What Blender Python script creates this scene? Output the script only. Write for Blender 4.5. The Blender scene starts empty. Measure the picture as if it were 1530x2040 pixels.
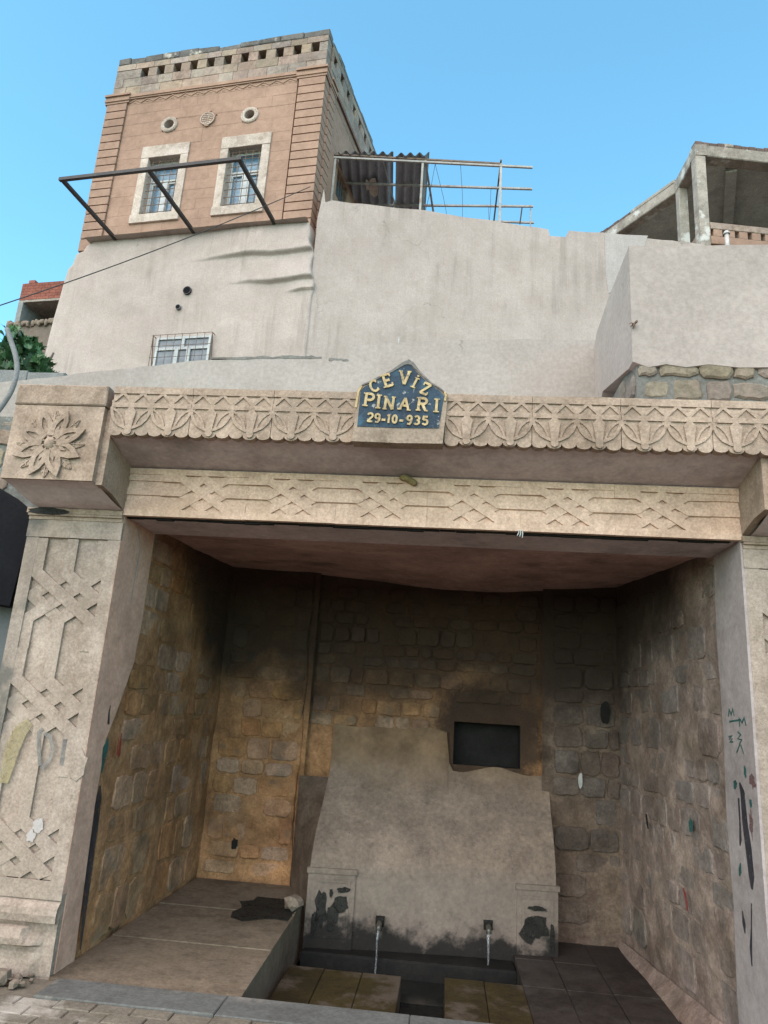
import bpy, bmesh, math, random
from mathutils import Vector, Matrix, noise
R = math.radians
random.seed(7)
S = bpy.context.scene
COL = S.collection

# ------------------------------------------------------------------ camera
EYE = Vector((0, 0, 1.6)); F, PITCH, ROLL, YAW = 1435.9, R(15.328), R(-3.7165), R(5.598)
_f = Vector((-math.sin(YAW)*math.cos(PITCH), math.cos(YAW)*math.cos(PITCH), math.sin(PITCH)))
_r = Vector((math.cos(YAW), math.sin(YAW), 0)); _u = _r.cross(_f)
RT = _r*math.cos(ROLL) - _u*math.sin(ROLL); UP = _u*math.cos(ROLL) + _r*math.sin(ROLL)
cd = bpy.data.cameras.new('camera'); cam = bpy.data.objects.new('camera', cd); COL.objects.link(cam)
cd.sensor_fit = 'VERTICAL'; cd.sensor_height = 36; cd.lens = F/2040*36; cd.clip_start = .05; cd.clip_end = 3000
cam.matrix_world = Matrix(((RT.x, UP.x, -_f.x, EYE.x), (RT.y, UP.y, -_f.y, EYE.y), (RT.z, UP.z, -_f.z, EYE.z), (0, 0, 0, 1)))
S.camera = cam

# ------------------------------------------------------------------ sky, sun, exposure
SUN_EL, SUN_AZ = R(47), R(203)          # azimuth of the sun, clockwise from +Y: behind the viewer, to the left
w = bpy.data.worlds.new('World'); S.world = w; w.use_nodes = True
nt = w.node_tree; nt.nodes.clear()
sk = nt.nodes.new('ShaderNodeTexSky'); sk.sky_type = 'NISHITA'; sk.sun_disc = False
sk.sun_elevation = SUN_EL; sk.sun_rotation = SUN_AZ; sk.altitude = 900; sk.air_density = 1.0; sk.dust_density = .6; sk.ozone_density = 1.6
tint = nt.nodes.new('ShaderNodeMix'); tint.data_type = 'RGBA'; tint.blend_type = 'MULTIPLY'; tint.inputs[0].default_value = 1
tint.inputs[7].default_value = (.95, 1.50, 1.30, 1)
bg = nt.nodes.new('ShaderNodeBackground'); bg.inputs[1].default_value = .15
wo = nt.nodes.new('ShaderNodeOutputWorld')
nt.links.new(sk.outputs[0], tint.inputs[6]); nt.links.new(tint.outputs[2], bg.inputs[0]); nt.links.new(bg.outputs[0], wo.inputs[0])
sl = bpy.data.lights.new('sun', 'SUN'); so = bpy.data.objects.new('sun', sl); COL.objects.link(so)
sl.energy = 2.6; sl.angle = R(95); sl.color = (1, .72, .57)
sd = Vector((math.sin(SUN_AZ)*math.cos(SUN_EL), math.cos(SUN_AZ)*math.cos(SUN_EL), math.sin(SUN_EL)))
so.rotation_euler = sd.to_track_quat('Z', 'Y').to_euler(); so.location = (-4, -6, 20)
S.view_settings.view_transform = 'Standard'; S.view_settings.look = 'None'; S.view_settings.gamma = 1
S.view_settings.exposure = 1.15; S.view_settings.use_curve_mapping = False
S.cycles.use_denoising = True; S.cycles.max_bounces = 8; S.cycles.diffuse_bounces = 5

# ------------------------------------------------------------------ frames, meshes, objects
class Frame:
    """a plane: origin o, right u, up v, outward n; a point is (u, v, n)"""
    def __init__(s, o, ang=0.0, o2=None):
        t = R(ang); s.o = Vector((o[0], o[1], 0)); s.u = Vector((math.cos(t), math.sin(t), 0))
        s.v = Vector((0, 0, 1)); s.n = s.u.cross(s.v)
    def __call__(s, u, v, n=0.0): return s.o + s.u*u + s.v*v + s.n*n
    def px(s, x, y, off=0.0):
        d = RT*((x-765)/F) - UP*((y-1020)/F) + _f
        t = (s.o + s.n*off - EYE).dot(s.n)/d.dot(s.n); p = EYE + d*t - s.o
        return (p.dot(s.u), p.z)
class FlatFrame(Frame):                    # horizontal: u = x, v = y, n = z
    def __init__(s, z): s.o = Vector((0, 0, z)); s.u = Vector((1, 0, 0)); s.v = Vector((0, 1, 0)); s.n = Vector((0, 0, 1))
def facade(Y): return Frame((0, Y))

class MB:
    def __init__(s): s.v = []; s.f = []
    def add(s, vs, fs):
        b = len(s.v); s.v += [tuple(p) for p in vs]; s.f += [tuple(b+i for i in f) for f in fs]; return s
    def prism(s, fr, poly, n0, n1, back=True):
        k = len(poly)
        vs = [fr(a, b, n1) for a, b in poly] + [fr(a, b, n0) for a, b in poly]
        fs = [tuple(range(k))] + ([tuple(range(2*k-1, k-1, -1))] if back else []) + [((i+1) % k, i, k+i, k+(i+1) % k) for i in range(k)]
        return s.add(vs, fs)
    def box(s, fr, u0, u1, v0, v1, n0, n1): return s.prism(fr, [(u0, v0), (u1, v0), (u1, v1), (u0, v1)], n0, n1)
    def bbox(s, fr, u0, u1, v0, v1, n0, n1, b, j=0.0):
        """box with a chamfered, slightly uneven front"""
        q = lambda: random.uniform(-j, j)
        o = [(u0+q(), v0+q()), (u1+q(), v0+q()), (u1+q(), v1+q()), (u0+q(), v1+q())]; c = (u0+u1)/2, (v0+v1)/2
        i = [(a+(b if a < c[0] else -b), d+(b if d < c[1] else -b)) for a, d in o]
        nn = [n1+q()*.6 for _ in range(4)]
        vs = [fr(a, d, n0) for a, d in o] + [fr(a, d, n1-b) for a, d in o] + [fr(a, d, m) for (a, d), m in zip(i, nn)]
        fs = [(8, 9, 10, 11), (3, 2, 1, 0)]
        for k in range(4):
            l = (k+1) % 4; fs += [(l, k+0, 4+k, 4+l)[::-1][0:4] and (k, l, 4+l, 4+k), (4+k, 4+l, 8+l, 8+k)]
        return s.add(vs, fs)
    def stone(s, fr, u0, u1, v0, v1, n0, n1, b=.015, j=.012, k=9, sq=9.0):
        """irregular rounded field stone"""
        cu, cv, a, c = (u0+u1)/2, (v0+v1)/2, (u1-u0)/2, (v1-v0)/2
        ring = []
        ph = random.uniform(0, 6.28)
        for i in range(k):
            t = ph + 6.2832*i/k; ct, st = math.cos(t), math.sin(t)
            m = 1/max(abs(ct)**sq+abs(st)**sq, 1e-6)**(1/sq)
            ring.append((cu+a*m*ct+random.uniform(-j, j), cv+c*m*st+random.uniform(-j, j)))
        sh = lambda p, f: (cu+(p[0]-cu)*f, cv+(p[1]-cv)*f)
        f2 = 1-b/max(min(a, c), .02)*1.1
        vs = [fr(p[0], p[1], n0) for p in ring] + [fr(p[0], p[1], n1-b) for p in ring] + [fr(*sh(p, f2), n1+random.uniform(-.15, .15)*b) for p in ring] + [fr(cu, cv, n1+.12*b)]
        fs = []
        for i in range(k):
            l = (i+1) % k
            fs += [(i, l, k+l, k+i), (k+i, k+l, 2*k+l, 2*k+i), (2*k+i, 2*k+l, 3*k)]
        return s.add(vs, fs)
    def ribbon(s, fr, pts, wd, n0, n1, closed=False):
        pts = [Vector(p) for p in pts]; k = len(pts); L, Rr = [], []
        wl = wd if isinstance(wd, (list, tuple)) else [wd]*k
        for i, p in enumerate(pts):
            a = pts[i-1] if (i > 0 or closed) else None; b = pts[(i+1) % k] if (i < k-1 or closed) else None
            d1 = (p-a).normalized() if a is not None else None; d2 = (b-p).normalized() if b is not None else None
            if d1 is None: d1 = d2
            if d2 is None: d2 = d1
            t = d1+d2
            t = t.normalized() if t.length > 1e-6 else d2
            m = Vector((-t.y, t.x)); sc = 1/max(m.dot(Vector((-d2.y, d2.x))), .5)
            L.append(p+m*wl[i]/2*sc); Rr.append(p-m*wl[i]/2*sc)
        vs = [fr(*q, n1) for q in L]+[fr(*q, n1) for q in Rr]+[fr(*q, n0) for q in L]+[fr(*q, n0) for q in Rr]
        fs = []
        for i in range(k if closed else k-1):
            j = (i+1) % k
            fs += [(k+i, k+j, j, i), (i, j, 2*k+j, 2*k+i), (k+j, k+i, 3*k+i, 3*k+j)]
        if not closed: fs += [(k, 0, 2*k, 3*k), (k-1, 2*k-1, 4*k-1, 3*k-1)]
        return s.add(vs, fs)
    def tube(s, pts, r, k=8, cap=True):
        pts = [Vector(p) for p in pts]; n = len(pts); vs = []; fs = []
        rl = r if isinstance(r, (list, tuple)) else [r]*n
        ref = None
        for i, p in enumerate(pts):
            d = (pts[min(i+1, n-1)]-pts[max(i-1, 0)]).normalized()
            if ref is None:
                ref = Vector((0, 0, 1)) if abs(d.z) < .9 else Vector((1, 0, 0))
            x = d.cross(ref).normalized(); y = x.cross(d).normalized(); ref = y
            for q in range(k):
                t = 6.28318*q/k + (.785398 if k == 4 else 0); vs.append(p+(x*math.cos(t)+y*math.sin(t))*rl[i])
        for i in range(n-1):
            for q in range(k):
                a, b = i*k+q, i*k+(q+1) % k; fs.append((a, b, b+k, a+k))
        if cap: fs += [tuple(range(k-1, -1, -1)), tuple(range((n-1)*k, n*k))]
        return s.add(vs, fs)
    def grid(s, fn, nu, nv):
        vs = [fn(i/nu, j/nv) for j in range(nv+1) for i in range(nu+1)]
        fs = [(j*(nu+1)+i, j*(nu+1)+i+1, (j+1)*(nu+1)+i+1, (j+1)*(nu+1)+i) for j in range(nv) for i in range(nu)]
        return s.add(vs, fs)
    def mesh(s, name, mat, smooth=False):
        me = bpy.data.meshes.new(name); me.from_pydata(s.v, [], s.f); me.update()
        if mat: me.materials.append(mat)
        if smooth: me.polygons.foreach_set('use_smooth', [True]*len(me.polygons))
        return me
    def obj(s, name, mat, parent=None, smooth=False, **kw):
        o = bpy.data.objects.new(name, s.mesh(name, mat, smooth)); COL.objects.link(o)
        if parent:
            o.parent = parent; o.matrix_parent_inverse = parent.matrix_basis.inverted() if parent.type == 'EMPTY' else (parent.matrix_parent_inverse @ parent.matrix_basis).inverted() if False else Matrix()
            if parent.type == 'EMPTY': o.matrix_parent_inverse = Matrix.Translation(-parent.location)
        for a, b in kw.items(): o[a] = b
        return o
def thing(name, label, cat, loc, group=None):
    o = bpy.data.objects.new(name, None); COL.objects.link(o); o.location = loc; o.empty_display_size = .2
    o['label'] = label; o['category'] = cat
    if group: o['group'] = group
    return o
def tag(o, label, cat, group=None):
    o['label'] = label; o['category'] = cat
    if group: o['group'] = group
    return o
def sst(a, b, x): t = max(0, min(1, (x-a)/(b-a))); return t*t*(3-2*t)
def nz(x, y, z=0.0, s=1.0): return noise.noise(Vector((x*s, y*s, z*s)))

# ------------------------------------------------------------------ materials
def mat(name, c1, c2=None, s1=2.5, fine=45, bump=.25, rough=.9, rnd=.0, streak=None, spots=None, extra=None, metal=0, spec=.3, mott=.42, bscale=None, hue=0.0, comb=0.0, cracks=0.0, ragged=0.0, grime=.0, cloud=1.0):
    m = bpy.data.materials.new(name); m.use_nodes = True; t = m.node_tree; N = t.nodes; L = t.links
    b = N['Principled BSDF']; b.inputs['Roughness'].default_value = rough; b.inputs['Metallic'].default_value = metal; b.inputs['Specular IOR Level'].default_value = spec
    g = N.new('ShaderNodeNewGeometry'); pos = g.outputs['Position']
    def noi(scale, det=5, ro=.6, vec=None):
        n = N.new('ShaderNodeTexNoise'); n.inputs['Scale'].default_value = scale; n.inputs['Detail'].default_value = det; n.inputs['Roughness'].default_value = ro
        L.new(vec or pos, n.inputs['Vector']); return n.outputs['Fac']
    def rmp(sock, a, c):
        n = N.new('ShaderNodeMapRange'); n.interpolation_type = 'SMOOTHSTEP'; L.new(sock, n.inputs['Value'])
        n.inputs['From Min'].default_value = a; n.inputs['From Max'].default_value = c; return n.outputs['Result']
    def mix(fac, a, c, mode='MIX'):
        n = N.new('ShaderNodeMix'); n.data_type = 'RGBA'; n.blend_type = mode
        if isinstance(fac, (int, float)): n.inputs[0].default_value = fac
        else: L.new(fac, n.inputs[0])
        for i, q in ((6, a), (7, c)):
            if isinstance(q, (tuple, list)): n.inputs[i].default_value = (*q, 1) if len(q) == 3 else q
            else: L.new(q, n.inputs[i])
        return n.outputs[2]
    def mth(op, a, c=None):
        n = N.new('ShaderNodeMath'); n.operation = op
        for i, q in ((0, a), (1, c)):
            if q is None: continue
            if isinstance(q, (int, float)): n.inputs[i].default_value = q
            else: L.new(q, n.inputs[i])
        return n.outputs[0]
    def stretch(v):
        n = N.new('ShaderNodeVectorMath'); n.operation = 'MULTIPLY'; L.new(pos, n.inputs[0]); n.inputs[1].default_value = v; return n.outputs[0]
    X = dict(noi=noi, rmp=rmp, mix=mix, mth=mth, stretch=stretch, pos=pos, N=N, L=L)
    c2 = c2 or tuple(q*.78 for q in c1)
    col = mix(rmp(noi(s1, 6), .3, .7), c1, c2)
    col = mix(mott, col, mix(rmp(noi(fine, 4, .7), .25, .75), (.42, .41, .40), (1.42, 1.42, 1.42)), 'MULTIPLY')
    big = mix(rmp(noi(.45, 5, .65), .3, .72), (1+.1*cloud, 1+.09*cloud, 1+.07*cloud), (1-.16*cloud, 1-.17*cloud, 1-.18*cloud)); mid = mix(rmp(noi(6.5, 7, .72), .3, .7), (1+.08*cloud,)*3, (1-.12*cloud, 1-.13*cloud, 1-.14*cloud))
    col = mix(1.0, mix(1.0, col, big, 'MULTIPLY'), mid, 'MULTIPLY')
    if grime:                                        # blotchy dirt at several sizes
        gm = rmp(mth('ADD', mth('MULTIPLY', noi(1.9, 9, .7), .6), mth('MULTIPLY', noi(11, 6, .7), .4)), .47, .60)
        col = mix(mth('MULTIPLY', gm, grime), col, mix(1.0, col, (.50, .46, .42), 'MULTIPLY'))
        sp = rmp(noi(75, 3, .8), .66, .74); col = mix(mth('MULTIPLY', sp, grime*.8), col, mix(1.0, col, (.42, .37, .33), 'MULTIPLY'))
    if comb:                                         # fine vertical trowel marks
        cb = mix(noi(1.0, 3, .6, stretch((34, 34, 1.1))), (1-comb, 1-comb, 1-comb), (1+comb, 1+comb, 1+comb)); col = mix(1.0, col, cb, 'MULTIPLY')
    if cracks:
        vo = N.new('ShaderNodeTexVoronoi'); vo.feature = 'DISTANCE_TO_EDGE'; vo.inputs['Scale'].default_value = .75
        va = N.new('ShaderNodeVectorMath'); va.operation = 'ADD'; nn_ = N.new('ShaderNodeTexNoise'); nn_.inputs['Scale'].default_value = 3.5; nn_.inputs['Detail'].default_value = 6
        L.new(pos, nn_.inputs['Vector']); vs_ = N.new('ShaderNodeVectorMath'); vs_.operation = 'SCALE'; vs_.inputs['Scale'].default_value = .7; L.new(nn_.outputs['Color'], vs_.inputs[0])
        L.new(pos, va.inputs[0]); L.new(vs_.outputs[0], va.inputs[1]); L.new(va.outputs[0], vo.inputs['Vector'])
        ck = mth('MULTIPLY', mth('SUBTRACT', 1.0, rmp(vo.outputs['Distance'], .0, .010)), rmp(noi(.8, 3), .56, .62))
        col = mix(mth('MULTIPLY', ck, cracks), col, (.10, .085, .07))
    if rnd:
        oi = N.new('ShaderNodeObjectInfo'); hv = N.new('ShaderNodeHueSaturation')
        mr = N.new('ShaderNodeMapRange'); L.new(oi.outputs['Random'], mr.inputs['Value']); mr.inputs['To Min'].default_value = 1-rnd; mr.inputs['To Max'].default_value = 1+rnd*.8
        L.new(mr.outputs['Result'], hv.inputs['Value']); L.new(col, hv.inputs['Color'])
        if hue:
            r2 = mth('FRACT', mth('MULTIPLY', oi.outputs['Random'], 37.7)); m2 = N.new('ShaderNodeMapRange'); L.new(r2, m2.inputs['Value'])
            m2.inputs['To Min'].default_value = .5-hue; m2.inputs['To Max'].default_value = .5+hue; L.new(m2.outputs['Result'], hv.inputs['Hue'])
            r3 = mth('FRACT', mth('MULTIPLY', oi.outputs['Random'], 91.3)); m3 = N.new('ShaderNodeMapRange'); L.new(r3, m3.inputs['Value'])
            m3.inputs['To Min'].default_value = .65; m3.inputs['To Max'].default_value = 1.0; L.new(m3.outputs['Result'], hv.inputs['Saturation'])
        col = hv.outputs['Color']
    if streak:                                       # (colour, amount, lo, hi) rain streaks running down
        f = rmp(noi(1.0, 4, .65, stretch((5.5, 5.5, .35))), streak[2], streak[3]); f2 = rmp(noi(.7, 3), .4, .65)
        col = mix(mth('MULTIPLY', mth('MULTIPLY', f, f2), streak[1]), col, streak[0])
    if spots:                                        # (colour, amount, scale, lo, hi) stains with an edge
        col = mix(mth('MULTIPLY', rmp(noi(spots[2], 7, .65), spots[3], spots[4]), spots[1]), col, spots[0])
    if extra: col = extra(X, col, b)
    L.new(col, b.inputs['Base Color'])
    if ragged:                                       # worn paint and stains: flecks of the wall show through
        al = rmp(mth('ADD', mth('MULTIPLY', noi(26, 6, .7), .65), mth('MULTIPLY', noi(130, 3, .6), .35)), .5-.16*ragged-.05, .5+.02)
        if ragged > 1: al = mth('MULTIPLY', al, 2-ragged)
        L.new(al, b.inputs['Alpha'])
    if bump:
        h = mth('ADD', mth('MULTIPLY', noi(bscale or fine*.45, 8, .65), 1.0), mth('MULTIPLY', noi(fine*2.2, 3), .35))
        bn = N.new('ShaderNodeBump'); bn.inputs['Strength'].default_value = bump; bn.inputs['Distance'].default_value = .02
        L.new(h, bn.inputs['Height']); L.new(bn.outputs['Normal'], b.inputs['Normal'])
    return m
def zmask(X, a, c, amp, sc):
    """0..1 rising with height between a and c, with a ragged edge"""
    n = X['N'].new('ShaderNodeSeparateXYZ'); X['L'].new(X['pos'], n.inputs[0])
    h = X['mth']('ADD', n.outputs['Z'], X['mth']('MULTIPLY', X['mth']('SUBTRACT', X['noi'](sc, 6, .65), .5), amp))
    return X['rmp'](h, a, c)
def patina(X, col):
    col = X['mix'](X['mth']('MULTIPLY', X['rmp'](X['noi'](1.3, 6, .65), .46, .60), .7), col, X['mix'](1.0, col, (.70, .66, .61), 'MULTIPLY'))
    d = X['mix'](X['rmp'](X['noi'](4.2, 9, .75), .30, .68), (1.26, 1.23, 1.18), (.66, .62, .58))
    col = X['mix'](1.0, col, d, 'MULTIPLY')
    return X['mix'](X['mth']('MULTIPLY', X['rmp'](X['noi'](16, 6, .75), .62, .70), .5), col, (.06, .048, .038))
def soot_shade(X, col, b):  # real soot together with painted light falloff, darker upward and inward
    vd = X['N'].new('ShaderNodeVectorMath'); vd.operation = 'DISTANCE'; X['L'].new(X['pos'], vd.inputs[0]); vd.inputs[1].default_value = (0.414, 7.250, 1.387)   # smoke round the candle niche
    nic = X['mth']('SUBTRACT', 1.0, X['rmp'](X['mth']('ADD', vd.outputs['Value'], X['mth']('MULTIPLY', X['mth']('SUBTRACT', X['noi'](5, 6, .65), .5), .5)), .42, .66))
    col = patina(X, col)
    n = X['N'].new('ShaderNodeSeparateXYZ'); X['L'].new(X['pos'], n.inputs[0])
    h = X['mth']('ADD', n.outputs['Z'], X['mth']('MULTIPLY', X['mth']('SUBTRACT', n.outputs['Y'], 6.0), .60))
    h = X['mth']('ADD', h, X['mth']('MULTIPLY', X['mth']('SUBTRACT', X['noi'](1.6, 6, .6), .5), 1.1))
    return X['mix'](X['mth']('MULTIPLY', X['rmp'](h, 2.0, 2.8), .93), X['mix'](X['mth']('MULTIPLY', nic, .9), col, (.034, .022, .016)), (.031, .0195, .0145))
def damp(X, col, b):
    m = X['mth']('SUBTRACT', 1.0, zmask(X, -.28, .1, .45, 2.2))
    return X['mix'](X['mth']('MULTIPLY', m, .9), col, (.022, .02, .018))
def panel_x(X, col, b):
    col = X['mix'](1.0, col, X['mix'](X['rmp'](X['noi'](2.2, 8, .7), .3, .7), (1.18, 1.16, 1.12), (.74, .72, .70)), 'MULTIPLY')
    col = X['mix'](X['mth']('MULTIPLY', X['rmp'](X['noi'](20, 6, .75), .62, .68), .6), col, (.07, .058, .05))
    q = X['mth']('SUBTRACT', 1.0, zmask(X, .18, .42, .18, 2.0))
    col = X['mix'](X['mth']('MULTIPLY', q, .35), col, (.17, .145, .13))
    u = zmask(X, .80, 1.35, .5, 2.5); col = X['mix'](X['mth']('MULTIPLY', u, .95), col, patina(X, X['mix'](X['rmp'](X['noi'](2, 6, .6), .3, .7), (.235, .155, .095), (.18, .118, .073))))
    s = X['rmp'](X['noi'](2.6, 8, .68), .60, .68)
    col = X['mix'](X['mth']('MULTIPLY', s, .55), col, (.10, .08, .063))
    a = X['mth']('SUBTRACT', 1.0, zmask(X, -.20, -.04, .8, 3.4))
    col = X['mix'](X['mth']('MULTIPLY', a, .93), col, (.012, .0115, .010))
    return col
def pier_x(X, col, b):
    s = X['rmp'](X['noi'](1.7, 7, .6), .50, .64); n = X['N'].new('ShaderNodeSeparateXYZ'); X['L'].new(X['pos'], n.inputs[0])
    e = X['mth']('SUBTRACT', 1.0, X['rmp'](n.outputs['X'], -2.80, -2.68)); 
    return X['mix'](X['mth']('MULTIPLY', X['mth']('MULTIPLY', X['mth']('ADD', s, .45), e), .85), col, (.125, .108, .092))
def brickwork(X, col, b):
    t = X['N'].new('ShaderNodeTexBrick'); X['L'].new(X['pos'], t.inputs['Vector']); t.inputs['Scale'].default_value = 3
    return col

M = {}
M['carved'] = mat('carved_sandstone', (0.385, 0.287, 0.225), (0.319, 0.233, 0.176), 2.2, 60, 0.38, .92, rnd=.06, spots=((.20, .15, .115), .55, 2.4, .52, .70), streak=((.18, .14, .11), .5, .50, .70), grime=0.6)
M['lintel'] = mat('lintel_limestone', (0.668, 0.466, 0.362), (0.596, 0.409, 0.304), 2.0, 60, 0.26, .92, rnd=.05, spots=((.36, .24, .15), .4, 1.6, .52, .70), grime=0.3)
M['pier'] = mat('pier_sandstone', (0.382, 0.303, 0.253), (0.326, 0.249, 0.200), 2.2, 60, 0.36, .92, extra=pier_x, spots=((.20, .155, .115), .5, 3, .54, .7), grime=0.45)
M['plaster'] = mat('old_plaster', (0.402, 0.331, 0.297), (0.348, 0.284, 0.251), 1.1, 35, 0.28, .93, mott=.24, streak=((.20, .165, .14), .55, .47, .66), spots=((.26, .215, .18), .4, .8, .52, .72), comb=.07, cracks=.5, grime=.10, cloud=.35)
M['render'] = mat('grey_render', (0.352, 0.295, 0.265), (0.311, 0.261, 0.233), .9, 30, 0.22, .93, mott=.24, spots=((.25, .225, .2), .35, 1.5, .54, .72), streak=((.22, .20, .18), .4, .50, .70), comb=.03, cracks=.55, grime=.10, cloud=.35)
M['render2'] = mat('parapet_render', (0.324, 0.287, 0.258), (0.291, 0.250, 0.223), 1.2, 30, 0.22, .93, mott=.24, spots=((.25, .21, .18), .4, 1.8, .54, .72), comb=.03, cracks=.55, grime=.10, cloud=.35)
M['ashlar'] = mat('tower_ashlar', (0.314, 0.199, 0.147), (0.281, 0.177, 0.130), 1.2, 50, 0.3, .93, rnd=.035, mott=.15, streak=((.33, .235, .17), .4, .55, .75), grime=0.2)
M['parapet'] = mat('parapet_stone', (0.330, 0.239, 0.178), (0.248, 0.181, 0.140), 2.5, 40, 0.5, .95, rnd=.2, hue=.012, spots=((.22, .19, .17), .5, 3, .54, .68), grime=0.6)
M['coping'] = mat('weathered_coping', (0.15, 0.138, 0.128), (0.1, 0.094, 0.09), 2.5, 30, .4, .95, rnd=.18, spots=((.48, .44, .38), .7, 2.2, .58, .66), grime=0.7)
M['mortar_pale'] = mat('pale_mortar', (0.352, 0.250, 0.201), (0.322, 0.227, 0.181), 3, 50, .2, .95)
M['surround'] = mat('pale_surround_stone', (0.493, 0.412, 0.363), (0.403, 0.328, 0.277), 3, 50, 0.35, .92, rnd=.06, spots=((.38, .31, .23), .5, 5, .56, .7), grime=0.5)
M['upvc'] = mat('white_window_frame', (0.446, 0.453, 0.459), (0.409, 0.415, 0.422), 3, 40, 0, .45, mott=.08)
M['glass'] = mat('window_glass', (0.1, 0.19, 0.27), (0.06, 0.12, 0.18), 3, 20, 0, .22, spec=.6, mott=.1)  # blue of the reflected sky is put into the pane colour
M['glass2'] = mat('dull_window_glass', (.15, .17, .19), (.11, .125, .145), 3, 20, 0, .3, spec=.5, mott=.1)
M['iron'] = mat('rusty_iron', (.12, .095, .08), (.20, .13, .09), 8, 60, .1, .7, metal=.2)
M['black_steel'] = mat('dark_painted_steel', (.028, .026, .028), (.045, .038, .036), 6, 60, .05, .55, spots=((.11, .07, .05), .5, 7, .6, .7))
M['pale_steel'] = mat('weathered_pale_steel', (0.364, 0.350, 0.329), (0.280, 0.259, 0.238), 5, 60, .1, .6, spots=((.2, .12, .08), .7, 6, .56, .66))
M['corrugated'] = mat('bituminous_sheet', (0.25, 0.25, 0.28), (0.31, 0.31, 0.335), 3, 40, .1, .75)
M['concrete'] = mat('weathered_concrete', (.335, .29, .25), (.235, .205, .178), 2.5, 35, .3, .95, rnd=.08, spots=((.56, .54, .50), .7, 2, .55, .64), streak=((.17, .155, .14), .6, .54, .7), grime=0.5)
M['soffit_conc'] = mat('sooted_slab', (0.391, 0.386, 0.352), (0.299, 0.294, 0.275), 1.5, 30, .1, .95, spots=((.12, .13, .125), .6, 1.2, .55, .72))
M['green_wall'] = mat('pale_green_wall', (0.200, 0.220, 0.165), (0.160, 0.180, 0.140), 2, 30, .1, .95)
M['brick'] = mat('red_brick', (0.240, 0.084, 0.058), (0.192, 0.068, 0.048), 3, 30, .2, .95, rnd=.15)
M['brick_in'] = mat('brown_brick_fill', (.21, .12, .09), (.15, .09, .075), 6, 30, .3, .95)
M['brown_wall'] = mat('brown_render', (0.180, 0.141, 0.114), (0.150, 0.117, 0.096), 2, 30, .2, .95)
M['brick_old'] = mat('weathered_brick', (.15, .10, .085), (.11, .078, .068), 6, 30, .4, .95, rnd=.2, grime=.5)
M['mortar'] = mat('grey_cement', (0.178, 0.172, 0.156), (0.140, 0.135, 0.123), 3, 40, .35, .95, spots=((.55, .53, .50), .6, 3, .6, .68), grime=0.4)
M['field'] = mat('tan_field_stone', (0.25, 0.19, 0.135), (0.19, 0.145, 0.105), 5, 40, .6, .95, rnd=.18, hue=.015, spots=((.24, .18, .14), .6, 7, .55, .66), bscale=14, grime=0.6)
M['in_mortar'] = mat('alcove_mortar', (0.462, 0.252, 0.129), (0.360, 0.194, 0.102), 2.0, 40, 1.0, .95, extra=soot_shade, bscale=9, spots=((.24, .17, .11), .5, 2.5, .54, .68))
M['in_stone'] = mat('alcove_stone', (0.473, 0.237, 0.102), (0.348, 0.176, 0.076), 3.0, 40, 1.0, .95, rnd=.10, hue=.006, extra=soot_shade, bscale=10, spots=((.15, .125, .1), .6, 5, .55, .66))
M['r_mortar'] = mat('right_wall_mortar', (0.319, 0.240, 0.208), (0.264, 0.195, 0.169), 2.0, 40, 0.9, .95, extra=soot_shade, bscale=9, spots=((.22, .17, .13), .5, 2.5, .54, .68))
M['b_mortar'] = mat('right_back_mortar', (0.170, 0.125, 0.097), (0.139, 0.100, 0.081), 2.0, 40, 0.9, .95, extra=soot_shade, bscale=9, spots=((.22, .17, .13), .5, 2.5, .54, .68))
M['r_stone'] = mat('right_wall_stone', (0.271, 0.201, 0.177), (0.210, 0.160, 0.143), 3.0, 40, 0.9, .95, rnd=.10, hue=.005, extra=soot_shade, bscale=10, spots=((.16, .13, .11), .5, 5, .55, .66))
M['b_stone'] = mat('right_back_stone', (0.143, 0.103, 0.084), (0.111, 0.082, 0.069), 3.0, 40, 1.0, .95, rnd=.10, hue=.005, extra=soot_shade, bscale=10, spots=((.16, .13, .11), .5, 5, .55, .66))
M['niche'] = mat('niche_block', (.018, .016, .015), (.011, .010, .009), 4, 30, .4, .95)
M['ceil'] = mat('sooted_ceiling', (0.557, 0.355, 0.310), (0.380, 0.241, 0.212), 1.2, 30, 0.3, .95, mott=.24, spots=((.07, .05, .045), .6, 1.3, .5, .68), grime=0.4)
M['soffit'] = mat('soffit_plaster', (0.602, 0.492, 0.487), (0.497, 0.404, 0.403), 1.4, 30, 0.25, .95, mott=.24, spots=((.19, .16, .14), .5, 1.5, .54, .7), grime=0.3)
M['jamb'] = mat('smooth_jamb_plaster', (0.640, 0.393, 0.300), (0.550, 0.338, 0.260), 1.4, 35, 0.25, .92, mott=.24, streak=((.24, .2, .175), .5, .54, .7), grime=0.35)
M['jamb2'] = mat('smooth_right_jamb_plaster', (0.389, 0.320, 0.308), (0.335, 0.277, 0.270), 1.4, 35, 0.2, .92, mott=.24, streak=((.25, .225, .21), .4, .56, .7), grime=0.3)
M['panel'] = mat('spout_panel_plaster', (0.249, 0.190, 0.155), (0.202, 0.152, 0.125), 1.7, 30, 0.55, .95, extra=panel_x, bscale=6)
M['wet'] = mat('wet_black_stone', (0.011, 0.0105, 0.01), (0.02, 0.018, 0.016), 5, 30, .3, .75, spec=.2)
M['bench'] = mat('bench_slab', (0.185, 0.141, 0.100), (0.158, 0.120, 0.086), 1.8, 35, 0.35, .9, rnd=.05, spots=((.17, .13, .1), .6, 4, .6, .68), grime=0.6)
M['tile'] = mat('yellow_floor_tile', (0.050, 0.034, 0.008), (0.037, 0.025, 0.006), 3, 40, 0.35, .85, rnd=.15, spots=((.10, .075, .055), .85, 2.8, .5, .64), grime=0.7)
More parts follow.
